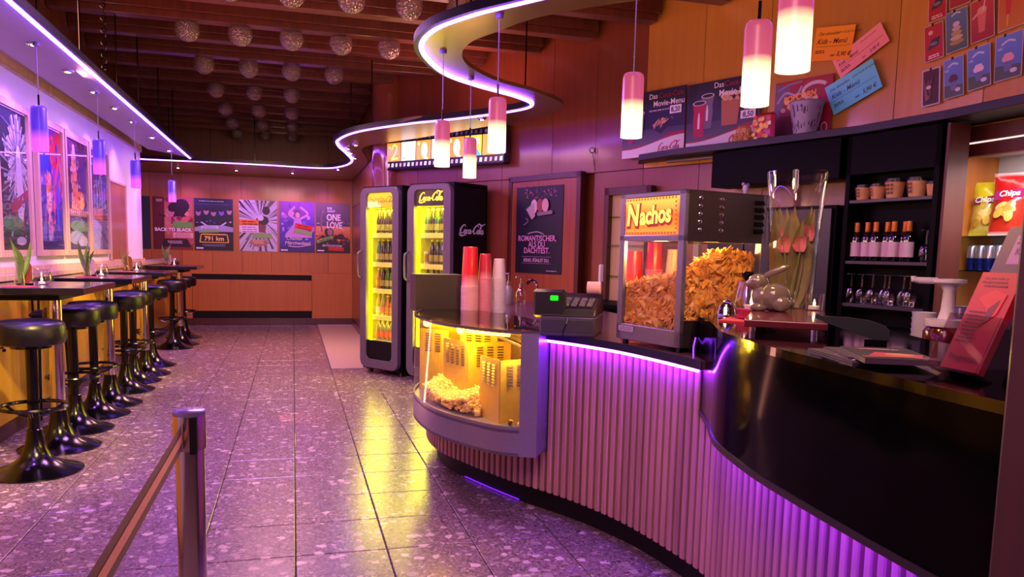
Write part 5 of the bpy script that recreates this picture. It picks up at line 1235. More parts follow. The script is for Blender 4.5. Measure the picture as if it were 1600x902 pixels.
# paper tubs
cp = thing('paper_tub', 'a', 'tub')
tb_ = MB(); tb_.lathe([(.040, 0), (.052, .085)], n=24, capt=False); tb_.build('tub_body', pm('kraft_tub', '#c8905c', .6, noise=.1, nscale=25), cp, smooth=True)
MB().lathe([(.055, .083), (.055, .092), (.046, .094), (.046, .103), (.0, .105)], n=24, capt=False).build('lid', pm('dark_lid', '#1c1420', .3), cp, smooth=True)
pp = MB()
for k in range(4):
    a0 = -1.9+k*.35
    for q in range(3):
        r = .0445+.012*(.25+.2*q); z = .02+.02*q; pp.add([(r*1.03*math.cos(a0), r*1.03*math.sin(a0), z), (r*1.03*math.cos(a0+.22), r*1.03*math.sin(a0+.22), z), (r*1.05*math.cos(a0+.2), r*1.05*math.sin(a0+.2), z+.014), (r*1.05*math.cos(a0+.03), r*1.05*math.sin(a0+.03), z+.014)], [(0, 1, 2, 3)])
pp.build('dark_print', pm('tub_print', '#5c3020', .6), cp, kind='stuff'); remember(cp)
for i, (x, y, s_) in enumerate(((.52, .06, .85), (.42, .06, .85), (.31, .062, 1.05), (.17, .062, 1.02), (.075, .07, .75))):
    M = on(x, y, .725) @ Matrix.Rotation((.1, .35, -.15, .2, 1)[i], 4, 'Z') @ Matrix.Scale(s_, 4)
    lab = '%s lidded paper tub from the left on the top shelf of the black unit' % ORD[i]
    if i == 0: cp.matrix_world = M; cp['label'] = lab; o = cp
    else: o = dup(cp, M=M, label=lab)
    o['group'] = 'paper tubs on the top shelf'
# small wine bottles
wbp = thing('wine_bottle', 'a', 'bottle')
MB().lathe([(.028, 0), (.031, .005), (.031, .125), (.026, .148), (.0145, .168), (.0135, .215)], n=18).build('glass', pm('wine_glass_dark', '#0c0608', .08, coat=.8), wbp, smooth=True)
MB().lathe([(.0145, .165), (.0155, .17), (.0148, .222), (.0, .223)], n=14, capt=False, capb=False).build('capsule', pm('orange_capsule', '#c86c28', .4, .3), wbp, smooth=True)
MB().lathe([(.0316, .025), (.0316, .108)], n=20, capb=False, capt=False).build('label', pm('pink_label', '#c8a4b4', .6, noise=.04), wbp, smooth=True); remember(wbp)
for i, (x, y) in enumerate(((.545, .06), (.47, .06), (.405, .05), (.355, .085), (.285, .05), (.24, .085), (.19, .05))):
    M = on(x, y, .373); lab = '%s small wine bottle with pink label from the left on the middle shelf' % ORD[i]
    if i == 0: wbp.matrix_world = M; wbp['label'] = lab; o = wbp
    else: o = dup(wbp, M=M, label=lab)
    o['group'] = 'wine bottles on the middle shelf'
wg = thing('wine_glass', 'a', 'glass')
MB().lathe([(.026, 0), (.034, .03), (.036, .055), (.026, .085), (.006, .098)], n=22, capb=False, capt=False).build('bowl', GLASSW, wg, smooth=True)
MB().lathe([(.006, .098), (.0045, .15), (.006, .166), (.034, .170), (.034, .172)], n=20, capb=False).build('stem_and_foot', GLASSW, wg, smooth=True); remember(wg)
gl = [(.085, .06, .373)]+[(x, y, .123) for x, y in ((.55, .05), (.475, .05), (.40, .05), (.345, .082), (.285, .045), (.22, .082), (.155, .05))]
for i, (x, y, z) in enumerate(gl):
    M = on(x, y, z); lab = 'upturned wine glass beside the wine bottles on the middle shelf' if i == 0 else '%s upturned wine glass from the left on the lowest shelf' % ORD[i-1]
    if i == 0: wg.matrix_world = M; wg['label'] = lab; o = wg
    else: o = dup(wg, M=M, label=lab)
    o['group'] = 'upturned glasses in the shelf unit'
# lit glass cabinet to the right
VX = 3.50
vc = thing('display_cabinet', 'lit wall display cabinet with glass shelves and red wooden frame', 'cabinet', (0, 0, 0))
MB().bx(3.80, 3.82, 2.2, 3.56, .82, 1.86).bx(3.51, 3.82, 2.2, 3.56, 1.86, 1.88).bx(3.51, 3.82, 2.18, 2.2, .82, 1.88).bx(3.51, 3.82, 2.2, 3.56, .80, .82).build('interior', pm('cabinet_white', '#c8c4d4', .5), vc)
MB().bx(3.51, 3.80, 3.545, 3.56, .82, 1.86).build('wooden_side', WOODB, vc)
fr = MB().bx(3.465, 3.515, 3.52, 3.60, .82, 1.98).bx(3.465, 3.515, 2.1, 3.60, 1.835, 1.90).bx(3.465, 3.515, 2.1, 3.60, 1.91, 1.99).bx(3.465, 3.515, 2.1, 3.6, .80, .84)
MB().bx(3.255, 3.385, 3.346, 3.366, .91, 1.99).build('side_panel', wood('cabinet_frame_wood', '#4a1610', '#5e2016', .5, 1, .0), vc, bevel=.002)
fr.build('frame', wood('cabinet_frame_wood', '#5a1c16', '#742a1e', .35), vc, bevel=.003)
MB().bx(3.462, 3.48, 2.1, 3.59, 1.903, 1.907).build('light_gap', emis('gap_led', '#ffd8d0', 1.5), vc)
MB().bx(3.52, 3.55, 2.3, 3.5, 1.846, 1.857).build('lamp', emis('cabinet_lamp', '#fff2e0', 7), vc)
for z in (1.42, 1.235): MB().bx(3.53, 3.79, 2.21, 3.545, z-.006, z).build('glass_shelf', glass('shelf_glass', '#d0e4dc', .03, .5, .12), vc)
for z in (1.41, 1.225, 1.6): MB().cyl((3.56, 3.545, z), (3.56, 3.53, z), .006, 8).build('shelf_pin', CHROME, vc)
lamp('cabinet_light', 'AREA', (3.62, 2.95, 1.83), 16, (1, .93, .84), .1, (3.72, 2.95, 1.0), size_y=1.1)
def bag(M, h, w_, col, col2, label, seed, word, wc, bandc):
    rd = random.Random(seed); n, m = 10, 14; b = MB()
    for s_ in (1, -1):
        vs = []; cs = []
        for j in range(m+1):
            v = j/m; puff = .045*math.sin(PI*min(1, max(0, v)))**.55 if 0 < v < 1 else 0
            for i in range(n+1):
                u = i/n; th = puff*math.sin(PI*u)**.6 if 0 < u < 1 else 0
                x = (u-.5)*w_*(1-.10*math.sin(PI*v)); z = v*h
                vs.append((x+rd.uniform(-.002, .002), -s_*(th+(rd.uniform(-.004, .004) if th else 0)), z)); 
                cs.append(lin(col if v > .5 else col2) if not (.0 <= v <= .05 or v > .94) else lin(bandc))
        b.add(vs, [(j*(n+1)+i, j*(n+1)+i+1, (j+1)*(n+1)+i+1, (j+1)*(n+1)+i) if s_ > 0 else (j*(n+1)+i, (j+1)*(n+1)+i, (j+1)*(n+1)+i+1, j*(n+1)+i+1) for j in range(m) for i in range(n)], cs)
    o = b.build('crisp_packet', printmat('foil_print', .22, 0, .4), M=M, smooth=True); tag(o, label, 'crisps')
    P = Print(w_, h)
    P.z = 0
    P.poly([(w_*.12, h*.55), (w_*.86, h*.60), (w_*.88, h*.74), (w_*.14, h*.68)], wc); P.text(word, w_*.5, h*.605, .042, '#f4ecec', .03, .15, rot=.07)
    for k in range(7): P.ell(w_*(.25+.5*rd.random()), h*(.15+.3*rd.random()), w_*.16, h*.06, rd.choice(['#e0b850', '#c89038', '#e8c878']), 12, rot=rd.random()*3)
    P.X = Matrix()
    P.v = [(x-w_/2, -.012-.045*(math.sin(PI*min(.999, max(.001, y/h)))**.55)*(math.sin(PI*min(.999, max(.001, x/w_)))**.6)-.002-z*2, y) for x, y, z in P.v]
    P.build('print', printmat('foil_print'), o)
    return o
def face(x, y, z, rz, tilt=0): return Matrix.Translation((x, y, z)) @ Matrix.Rotation(rz, 4, 'Z') @ Matrix.Rotation(tilt, 4, 'X')
bag(face(3.66, 3.478, 1.421, -1.0, -.12), .30, .145, '#e0d020', '#d8c050', 'yellow crisp packet on the glass shelf of the lit cabinet', 3, 'Chips', '#8c2c50', '#e8d830')
bag(face(3.66, 3.325, 1.421, -1.1, -.14), .34, .19, '#d01c24', '#c83020', 'large red crisp packet right of the yellow one in the cabinet', 6, 'Chips', '#9c2060', '#e8e0e8')
bag(face(3.70, 3.13, 1.421, -1.1, -.14), .32, .2, '#d8281c', '#e0c8c8', 'red and white crisp packet at the right picture edge', 8, 'Chips', '#b03030', '#e8e0e8')
cn = thing('drink_can', 'a', 'can')
MB().col('#c8c4d0').lathe([(.022, 0), (.0262, .006), (.0262, .066), (.0262, .067)], n=20).build('lower_half', pm('can_blue', '#1c2a80', .25, .5), cn, smooth=True)
MB().lathe([(.0263, .0665), (.0263, .126), (.022, .134)], n=20, capb=False, capt=False).build('upper_half', pm('can_silver', '#b8b4c4', .25, .7), cn, smooth=True)
MB().lathe([(.022, .132), (.022, .136), (.019, .136), (.018, .133), (.0, .133)], n=18, capb=False, capt=False).build('lid', CHROME, cn, smooth=True); remember(cn)
k = 0
for yy in (3.48, 3.422, 3.364, 3.306, 3.248, 3.19):
    for xx in (3.60, 3.66):
        lab = '%s blue and silver drink can from the left, %s row, lit cabinet' % (ORD[k//2], ('front', 'rear')[k % 2])
        M = Matrix.Translation((xx, yy, 1.2355))
        if k == 0: cn.matrix_world = M; cn['label'] = lab; o = cn
        else: o = dup(cn, M=M, label=lab)
        o['group'] = 'drink cans in the lit cabinet'; k += 1
# ketchup pump and jars on the back worktop
kp = thing('sauce_pump', 'white sauce pump on a dark red container behind the bar', 'dispenser', (2.30, 2.31, .9005), -.55)
bw2 = thing('service_worktop', 'black inner worktop of the bar below the sauce pump', 'worktop', (0, 0, 0))
MB().prism([(1.95, 1.0), (2.75, 1.0), (2.75, 2.9), (2.30, 2.9), (2.25, 2.5), (2.05, 2.15), (1.95, 1.8)], .86, .90).build('top', BLACK, bw2)
MB().prism([(2.0, 1.05), (2.7, 1.05), (2.7, 2.85), (2.35, 2.85), (2.3, 2.5), (2.1, 2.15), (2.0, 1.8)], 0, .86).build('carcass', BLACK, bw2)
MB().lathe([(.072, 0), (.075, .01), (.075, .12), (.062, .14)], n=28).build('container', pm('dark_red_container', '#5a1018', .15, coat=.5), kp, smooth=True)
MB().lathe([(.072, .14), (.074, .145), (.072, .165), (.03, .168), (.022, .20), (.018, .27), (.03, .29), (.055, .30), (.056, .312), (.0, .314)], n=28, capt=False).build('pump_head', pm('white_pump', '#e0d4e0', .3), kp, smooth=True)
MB().tube([(-.04, 0, .305), (-.10, 0, .305), (-.12, 0, .308), (-.12, 0, .32)], [.012, .012, .011, .010], 10).build('nozzle', pm('white_pump', '#e0d4e0'), kp, smooth=True)
jr = thing('storage_jar', 'dark jar with black lid right of the sauce pump', 'jar', (2.52, 2.22, .9005))
MB().lathe([(.06, 0), (.06, .19), (.05, .2)], n=24).build('jar', pm('smoky_jar', '#3a2c34', .1, coat=.5), jr, smooth=True); MB().lathe([(.055, .2), (.055, .225)], n=24).build('lid', BMET, jr)
for k in range(5):
    tag(MB().lathe([(.032, 0), (.042, .085), (.044, .09)], n=18, capt=False).build('paper_cup', pm('cup_white', '#d8d0dc', .5), loc=(2.36, 2.48, .901+k*.022), smooth=True), '%s cup from the bottom of the white stack behind the leaf board' % ORD[k], 'cup', 'white cups behind the leaf board')
tag(MB().lathe([(.05, 0), (.05, .20), (.045, .21)], n=24).build('canister', pm('mauve_canister', '#6c5878', .3, coat=.3), loc=(2.43, 2.38, .9005), smooth=True), 'mauve round canister behind the leaf board', 'canister')
tag(MB().bbox((0, 0, .06), (.09, .05, .12), .006).build('carton', pm('blue_box', '#2c2c60', .5), loc=(2.55, 2.40, .9005)), 'small blue carton below the sauce pump', 'box')
tag(MB().bbox((0, 0, .045), (.08, .06, .09), .02).build('yellow_packet', pm('yellow_pack', '#b89028', .4, noise=.3, nscale=40), loc=(2.60, 2.06, .9005)), 'yellow packet beside the small blue carton', 'packet')

# ================================================================== wall prints above the shelf
def wsheet(name, cat, BL, BR, TL, fn, label, paper='#d8d0d4', group=None, th=.003):
    BL, BR, TL = Vector(BL), Vector(BR), Vector(TL); W_ = (BR-BL).length; M = frame(BL, BR-BL, TL-BL); H_ = (TL-BL).dot(M.to_3x3().col[1])
    P = Print(W_, H_); fn(P); return sheet(name, label, cat, M, P, paper, thick=th, group=group)
def cup_art(P, x, y, s, body, glassy=False):
    P.poly([(x-.034*s, y), (x+.034*s, y), (x+.045*s, y+.1*s), (x+.040*s, y+.15*s), (x+.052*s, y+.21*s), (x-.052*s, y+.21*s), (x-.040*s, y+.15*s), (x-.045*s, y+.1*s)], body)
    P.ell(x, y+.21*s, .052*s, .016*s, '#c8c0d0'); P.ell(x, y+.21*s, .043*s, .011*s, '#2a1418'); P.poly([(x-.008*s, y+.05*s), (x+.008*s, y+.05*s), (x+.009*s, y+.11*s), (x+.003*s, y+.15*s), (x-.003*s, y+.15*s), (x-.009*s, y+.11*s)], '#e0d4d8')
def wave(P, lg):
    P.rect(0, 0, P.W, P.H*.42, '#6a6274', '#3a3550')
    P.poly([(0, .0), (P.W, 0), (P.W, P.H*.34), (P.W*.8, P.H*.33), (P.W*.5, P.H*.2), (0, P.H*.14)], '#9c1830')
    n = 14; P.poly([(0, 0), (P.W, 0)]+[(P.W*(1-i/n), P.H*(.13+.16*(.5+.5*math.cos(PI*min(1, max(0, (i/n)*1.1)))))) for i in range(n+1)], '#d8ccd8')
    P.logo(P.W*.58, P.H*.055, P.W*.36, '#a01c34')
def menu_a(P):
    P.rect(0, 0, P.W, P.H, '#14142c', '#1a1838'); wave(P, 1)
    P.poly([(.28, .22), (.40, .16), (.52, .26), (.40, .26)], '#1c1420')
    rd = random.Random(2)
    for k in range(12): a = rd.uniform(0, 3.2); P.poly([(.40+.02*k*.3*math.cos(a)-.07+.012*k, .20+.02*(k % 4)), (.40-.05+.012*k+.04*math.cos(a), .23+.05*math.sin(a)), (.36+.012*k, .26+.012*(k % 3))], rd.choice(['#c8906c', '#b87c5c', '#d8a480']))
    cup_art(P, .09, .11, .8, '#981c50'); cup_art(P, .19, .17, .8, '#6a5c6c')
    P.text('Das', .27, .43, .055, '#e8e0e8', .010, align='LEFT'); P.text('Coca-Cola', .37, .43, .055, '#8c1c30', .008, align='LEFT'); P.text('Movie-Menu', .315, .37, .060, '#f0e8f0', .010, align='LEFT')
    P.lines(.27, .335, .22, 1, .01, '#b0a8b8'); P.rect(.48, .30, .59, .36, '#e8e0ec'); P.text('8,20', .535, .312, .05, '#2a2440', .03)
def menu_b(P):
    P.rect(0, 0, P.W, P.H, '#12122a', '#181634'); P.poly([(.02, .2), (.10, P.H), (.22, P.H), (.32, .2)], '#24223e'); wave(P, 1)
    cup_art(P, .18, .155, 1.1, '#6c6478'); cup_art(P, .11, .10, 1.15, '#b01840')
    P.poly([(.31, .16), (.44, .16), (.46, .34), (.30, .34)], '#a8683c')
    rd = random.Random(4)
    for k in range(16): P.ell(.30+.16*rd.random(), .34+.04*rd.random(), .018, .015, rd.choice(['#d8b090', '#c89c78', '#e4c4a4']), 9)
    P.text('Das', .235, .43, .055, '#e8e0e8', .010, align='LEFT'); P.text('Coca-Cola', .325, .43, .055, '#a01c34', .008, align='LEFT'); P.text('Movie-Menu', .28, .37, .060, '#f0e8f0', .010, align='LEFT')
    P.rect(.47, .19, .59, .245, '#e0d8e8'); P.text('8,50', .53, .2, .05, '#2a2440', .03); P.lines(.49, .28, .1, 3, .008, '#a8a0b4')
SHZ = 2.0455
wsheet('menu_board', 'board', (2.565, 5.955, 2.016+.03), (2.815, 5.385, 2.046), (2.565, 5.955, 2.54), menu_a, 'first menu board with nachos picture, lettered Movie-Menu 8,20', '#14142a', 'menu boards on the wall shelf')
wsheet('menu_board', 'board', (2.822, 5.368, 2.046), (3.072, 4.80, 2.046), (2.822, 5.368, 2.53), menu_b, 'second menu board with two cups and popcorn, lettered 8,50', '#12122a', 'menu boards on the wall shelf')
def pop_art(P):
    P.rect(0, 0, P.W, P.H, '#3a2440', '#a02838'); P.poly([(0, .1), (.12, .34), (0, .38)], '#6c5878'); P.ring(.30, .30, .09, .05, .022, '#c8b8c0'); P.ring(.36, .24, .07, .03, .018, '#b8a8b4'); P.poly([(.22, 0), (P.W, 0), (P.W, P.H), (.3, .25)], '#a01838')
    P.path([(.02, .25), (.08, .31), (.16, .29), (.2, .34)], .014, '#a898a8'); P.path([(.02, .33), (.1, .36), (.2, .37)], .012, '#8c7c94')
    P.text('POPCORN', .19, .26, .05, '#f0a028', .04, .1, rot=.1); rd = random.Random(3)
    for k in range(20): P.ell(.05+.3*rd.random(), .20+.05*rd.random(), .02, .016, rd.choice(['#e8b070', '#d89850', '#f0c890']), 8)
    P.ring(.38, .06, .02, .028, .008, '#d8c0d8')
wsheet('popcorn_poster', 'poster', (3.115, 4.70, 2.05), (3.262, 4.305, 2.05), (3.115, 4.70, 2.435), pop_art, 'red popcorn poster leaning on the wall behind the printed bucket', '#803040')
# popcorn bucket and mixed packet standing on the shelf
bk = thing('popcorn_bucket', 'violet grey printed popcorn bucket standing on the wall shelf', 'bucket', (3.12, 4.36, 2.0455), 2.0)
MB().lathe([(.070, 0), (.104, .205), (.109, .208), (.105, .213), (.099, .208)], n=32, capt=False).build('bucket', pm('bucket_violet', '#9484a4', .35, noise=.05), bk, smooth=True)
dp = MB(); rd = random.Random(9)
for k in range(110):
    a = rd.uniform(0, 2*PI); z = rd.uniform(.02, .17); r = .070+.034*z/.205+.0012; da = rd.uniform(.05, .16); h = rd.uniform(.012, .035); r2 = .070+.034*(z+h)/.205+.0012
    dp.add([(r*math.cos(a), r*math.sin(a), z), (r*math.cos(a+da), r*math.sin(a+da), z), (r2*math.cos(a+da*.8), r2*math.sin(a+da*.8), z+h), (r2*math.cos(a+da*.2), r2*math.sin(a+da*.2), z+h)], [(0, 1, 2, 3)])
dp.build('dark_print', pm('bucket_print', '#3c2c4c', .5), bk, kind='stuff')
rp = MB(); rd = random.Random(1)
for k in range(260):
    a, r = rd.uniform(0, 6.3), .085*math.sqrt(rd.random()); kernel(rp, (r*math.cos(a), r*math.sin(a), .195+.02*(1-r/.09)+rd.uniform(0, .012)), .007)
tag(rp.build('popcorn', pm('orange_corn', '#e8a848', .7), M=Matrix.Translation((3.12, 4.36, 2.0455))), 'popcorn filling the printed bucket on the wall shelf', 'popcorn', kind='stuff')
pk = MB(); rd = random.Random(12)
pk.col('#b02028').bbox((0, 0, .09), (.05, .17, .18), .02); pk.build('snack_box', PLAST, M=Matrix.Translation((3.00, 4.63, 2.0455)) @ Matrix.Rotation(.33, 4, 'Z')); o = bpy.data.objects['snack_box']; tag(o, 'red snack carton with mixed print left of the printed bucket', 'carton')
P = Print(.15, .17)
for k in range(26): P.ell(.01+.13*rd.random(), .01+.14*rd.random(), .016, .014, rd.choice(['#e8b878', '#d89848', '#f0e0c8', '#e04030', '#f0d050']), 9)
P.build('print', INK, o, M=Matrix(((0, 0, -1, -.026), (-1, 0, 0, .075), (0, 1, 0, .005), (0, 0, 0, 1))))
pk = MB(); rd = random.Random(14)
for k in range(90):
    kernel(pk, (rd.uniform(-.03, .03), rd.uniform(-.07, .07), .012+rd.uniform(0, .05)*(1)), .011)
pk.col('#3c3c78').bbox((0, 0, .06), (.05, .12, .12), .02)
tag(pk.build('popcorn_bag', pm('caramel_corn', '#c88c58', .5, noise=.4, nscale=30), M=Matrix.Translation((2.95, 4.80, 2.0455)) @ Matrix.Rotation(.33, 4, 'Z')), 'caramel popcorn bag at the left of the snack carton on the shelf', 'bag')
# handwritten notes
def note(ink, c1, c2):
    def fn(P):
        P.rect(0, 0, P.W, P.H, c1, c2); s = P.H/.2
        P.text('Das aktuellen', .025, P.H*.76, .026*s, ink, .012, .35, 'LEFT'); P.text('JUN NUR IM KINO', P.W*.56, P.H*.78, .020*s, ink, -.0, .35, 'LEFT')
        P.text('Kids - Menü', .02, P.H*.50, .042*s, ink, .014, .35, 'LEFT'); P.path([(.02, P.H*.42), (P.W*.5, P.H*.42), (P.W*.95, P.H*.43)], .0022, ink); P.lines(.02, P.H*.28, .07, 2, .006, ink); P.text('nur', P.W*.48, P.H*.12, .024*s, ink, .02, .3, 'LEFT'); P.text('5,90 €', P.W*.64, P.H*.12, .036*s, ink, .014, .3, 'LEFT')
    return fn
wsheet('paper_note', 'note', (3.205, 4.465, 2.535), (3.295, 4.21, 2.50), (3.208, 4.462, 2.74), note('#4a2408', '#fa9418', '#fca020'), 'orange handwritten Kids-Menü note on the wood wall', '#f08418', 'handwritten notes on the bar wall')
wsheet('paper_note', 'note', (3.280, 4.262, 2.395), (3.380, 3.976, 2.561), (3.256, 4.325, 2.513), note('#5a2030', '#fa8ca0', '#fc98a8'), 'tilted pink handwritten Kids-Menü note between the other two', '#f06c84', 'handwritten notes on the bar wall')
wsheet('paper_note', 'note', (3.268, 4.287, 2.175), (3.370, 3.997, 2.302), (3.250, 4.32, 2.365), note('#1c3850', '#5cc4e0', '#6cd0e8'), 'tilted light blue handwritten Kids-Menü note, lowest of the three', '#5cc4e0', 'handwritten notes on the bar wall')
# picture cards
def card(kind, seed):
    def fn(P):
        rd = random.Random(seed); W_, H_ = P.W, P.H
        if kind == 'ice':
            P.rect(.004, .004, W_-.004, H_-.004, '#5070a8', '#6c84cc'); P.poly([(.004, .004), (W_-.004, .004), (W_-.004, H_*.28), (.004, H_*.34)], '#4c5c54')
            P.poly([(W_*.38, H_*.18), (W_*.62, H_*.18), (W_*.68, H_*.42), (W_*.32, H_*.42)], '#6a6c98'); rc_ = ['#e0a0a8', '#5c3038', '#e8c8d8'][seed % 3]
            for q in range(5): P.ell(W_*(.38+.06*q), H_*(.46+.05*(q % 2)), W_*.11, H_*.07, rc_, 10)
            P.ell(W_*.72, H_*.17, W_*.13, H_*.05, '#d8c8e0'); P.path([(W_*.25, H_*.78), (W_*.5, H_*.85), (W_*.75, H_*.8)], .010, '#c8c8e0'); P.ell(W_*.2, H_*.7, W_*.1, H_*.03, '#a8b0d8', 8)
        elif kind == 'shake':
            P.rect(.004, .004, W_-.004, H_-.004, '#9c2c34', '#b03c48', '#c04048'); P.poly([(W_*.35, H_*.2), (W_*.6, H_*.2), (W_*.68, H_*.7), (W_*.3, H_*.7)], '#d87070'); P.ell(W_*.5, H_*.72, W_*.2, H_*.09, '#e09898'); P.path([(W_*.55, H_*.7), (W_*.62, H_*.92)], .006, '#e8d0d0'); P.poly([(W_*.1, H_*.55), (W_*.35, H_*.65), (W_*.33, H_*.7), (W_*.08, H_*.6)], '#e0a0a8')
        elif kind == 'orange':
            P.rect(.004, .004, W_-.004, H_-.004, '#c87830', '#c85838'); P.poly([(W_*.3, H_*.35), (W_*.45, H_*.35), (W_*.5, H_*.8), (W_*.25, H_*.8)], '#c83c38'); P.path([(W_*.37, H_*.35), (W_*.35, H_*.1)], .006, '#e0b080'); P.poly([(W_*.6, H_*.7), (W_*.95, H_*.8), (W_*.95, H_*.88), (W_*.6, H_*.78)], '#8070b0')
        elif kind == 'green':
            P.rect(.004, .004, W_-.004, H_-.004, '#4c6454', '#6078b0'); 
            for q in range(5): P.ell(W_*.5, H_*(.22+.11*q), W_*(.34-.045*q), H_*.06, ['#a88860', '#c8b090', '#b89868', '#c8a8b8', '#d8b8c8'][q], 14)
            P.path([(W_*.3, H_*.88), (W_*.5, H_*.93), (W_*.7, H_*.9)], .008, '#c8d0e0')
        elif kind == 'red':
            P.rect(.004, .004, W_-.004, H_-.004, '#b01c28', '#b8303c'); P.poly([(W_*.15, H_*.3), (W_*.75, H_*.38), (W_*.85, H_*.62), (W_*.4, H_*.58)], '#3c3848'); P.ell(W_*.35, H_*.78, W_*.12, H_*.06, '#e0b0b0'); P.lines(W_*.2, H_*.12, W_*.6, 2, .006, '#f0d8d8'); P.ell(W_*.5, H_*.45, W_*.2, H_*.05, '#787890')
        else:
            P.rect(.008, .008, W_-.008, H_-.008, '#3c1c1c', '#4c2424')
            for q in range(14): P.poly([(W_*rd.uniform(.1, .6), H_*rd.uniform(.1, .8)) for _ in range(3)], rd.choice(['#6a3c34', '#885848', '#2a1414', '#a87c6c']))
            P.ell(W_*.4, H_*.5, W_*.14, H_*.05, '#d8b8b8')
    return fn
cards = [('b0', (3.430, 3.744, 2.140), (3.446, 3.631, 2.148), 2.345, 'dark', 'brown picture card in a white border, lowest left of the wall cards'), ('b1', (3.449, 3.608, 2.160), (3.466, 3.492, 2.172), 2.375, 'ice', 'blue ice cream card second in the lowest row of wall cards'),
         ('b2', (3.469, 3.472, 2.180), (3.480, 3.338, 2.195), 2.400, 'ice', 'blue ice cream card with dark scoop, third in the lowest row'), ('b3', (3.480, 3.322, 2.198), (3.482, 3.165, 2.205), 2.425, 'ice', 'blue sundae card at the right end of the lowest row'),
         ('c0', (3.430, 3.747, 2.385), (3.446, 3.630, 2.398), 2.585, 'red', 'red picture card with a dark shape, second row, leftmost'), ('c1', (3.449, 3.617, 2.403), (3.466, 3.490, 2.418), 2.625, 'green', 'green card with stacked dessert, second in its row'),
         ('c2', (3.469, 3.477, 2.425), (3.480, 3.341, 2.440), 2.645, 'shake', 'red milkshake card, third in the second row'), ('c3', (3.480, 3.324, 2.445), (3.482, 3.17, 2.455), 2.665, 'orange', 'orange lolly card at the right end of the second row'),
         ('a0', (3.430, 3.745, 2.600), (3.446, 3.634, 2.608), 2.80, 'red', 'red picture card cut off by the top picture edge'), ('a1', (3.449, 3.620, 2.640), (3.466, 3.500, 2.65), 2.85, 'shake', 'orange red card cut by the top edge, beside the red one')]
for i, (k_, BL, BR, zt_, kind, lab) in enumerate(cards):
    wsheet('picture_card', 'card', BL, BR, (BL[0], BL[1], zt_), card(kind, i), lab, '#c8b0b8', 'picture cards on the wall above the bar')
    MB().bx(-.006, .006, -.012, .004, 0, .0035).build('pin_strip', pm('card_strip', '#2a1420', .5), bpy.data.objects[[o.name for o in bpy.data.objects if o.get('label') == lab][0]], loc=(.055, zt_-BL[2], 0))
# dark poster on the door
def rom(P):
    P.rect(0, 0, P.W, P.H, '#100e20', '#16142c'); rd = random.Random(6)
    for k in range(60): P.ell(P.W*(.2+.7*rd.random()), P.H*(.86+.12*rd.random()), .005+.006*rd.random(), .005+.006*rd.random(), rd.choice(['#7a4468', '#9c5478', '#50345c']), 6)
    P.ell(P.W*.42, P.H*.77, .045, .065, '#c8b4b8'); P.ell(P.W*.55, P.H*.78, .045, .06, '#8c4048'); P.ell(P.W*.66, P.H*.78, .045, .06, '#c89ca0'); P.poly([(P.W*.25, P.H*.74), (P.W*.42, P.H*.82), (P.W*.45, P.H*.66), (P.W*.38, P.H*.62)], '#a8949c'); P.poly([(P.W*.48, P.H*.7), (P.W*.8, P.H*.72), (P.W*.82, P.H*.68), (P.W*.5, P.H*.66)], '#7c6c7c')
    P.path([(P.W*.2, P.H*.56), (P.W*.3, P.H*.6), (P.W*.25, P.H*.64)], .012, '#6c5c70'); P.path([(P.W*.3, P.H*.46), (P.W*.5, P.H*.48), (P.W*.65, P.H*.45)], .010, '#988898')
    for i, t_ in enumerate(('ROMANTISCHER,', 'ALS DU', 'DACHTEST.')): P.text(t_, P.W*.5, P.H*(.375-.07*i), .072, '#c88cb8', .012, sx=.95)
    P.lines(P.W*.18, P.H*.19, P.W*.64, 1, .004, '#8c7494', indent=.01); P.text('KINO. FÜHLST DU.', P.W*.5, P.H*.135, .042, '#c8a0b8', .02); P.lines(P.W*.18, P.H*.115, P.W*.64, 1, .004, '#8c7494', indent=.01); P.lines(P.W*.72, P.H*.03, P.W*.22, 1, .008, '#a898a8', indent=.02)
wsheet('cinema_poster', 'poster', (2.023, 7.126, 1.09), (2.279, 6.539, 1.09), (2.023, 7.126, 1.878), rom, 'dark poster lettered ROMANTISCHER, ALS DU DACHTEST. on the wooden door', '#100e1c')
# glowing strip cabinet behind the nacho warmer
lc = thing('lit_wall_cabinet', 'narrow lit glass cabinet behind the nacho warmer', 'cabinet', M=Matrix(((.4, -.917, 0, 2.55), (-.917, -.4, 0, 6.06), (0, 0, 1, .9005), (0, 0, 0, 1))))
MB().bx(0, .40, 0, .012, 0, .86).build('white_back', pm('cabinet_cream', '#b09a64', .5), lc)
MB().bx(-.05, 0, 0, .06, 0, .92).bx(.40, .45, 0, .06, 0, .92).bx(-.05, .45, 0, .06, .86, .92).build('frame', DARKW, lc, bevel=.002)
for z in (.2, .45, .68): MB().bx(0, .40, .01, .055, z, z+.006).build('glass_shelf', glass('shelf_glass'), lc)
# filmstrip light box
FM = frame((.985, 8.72, 2.150), (.905, -1.53, -.035), (0, 0, 1))
FWD, FHT = 1.80, .335
fs = thing('filmstrip_sign', 'illuminated filmstrip light box with orange and white frames above the fridges', 'sign', M=FM)
MB().bx(0, FWD, 0, FHT, -.07, 0).build('light_box', pm('film_black', '#1a1024', .3, coat=.3), fs, bevel=.004)
P = Print(FWD, FHT, .001); cs_ = ['#f08c1c', '#ffffff', '#f0982c', '#fff8e8', '#ec8824', '#f8d81c', '#f0a030']
for k in range(26): P.poly([(.025+k*.069, .018), (.058+k*.069, .018), (.062+k*.069, .055), (.029+k*.069, .055)], ['#c8a4a0', '#fff0e8', '#d8b0a8', '#b89090'][k % 4])
for k in range(26): P.poly([(.025+k*.069, .285), (.058+k*.069, .285), (.062+k*.069, .318), (.029+k*.069, .318)], ['#281c3c', '#4a3c64', '#32244a'][k % 3])
x = .03
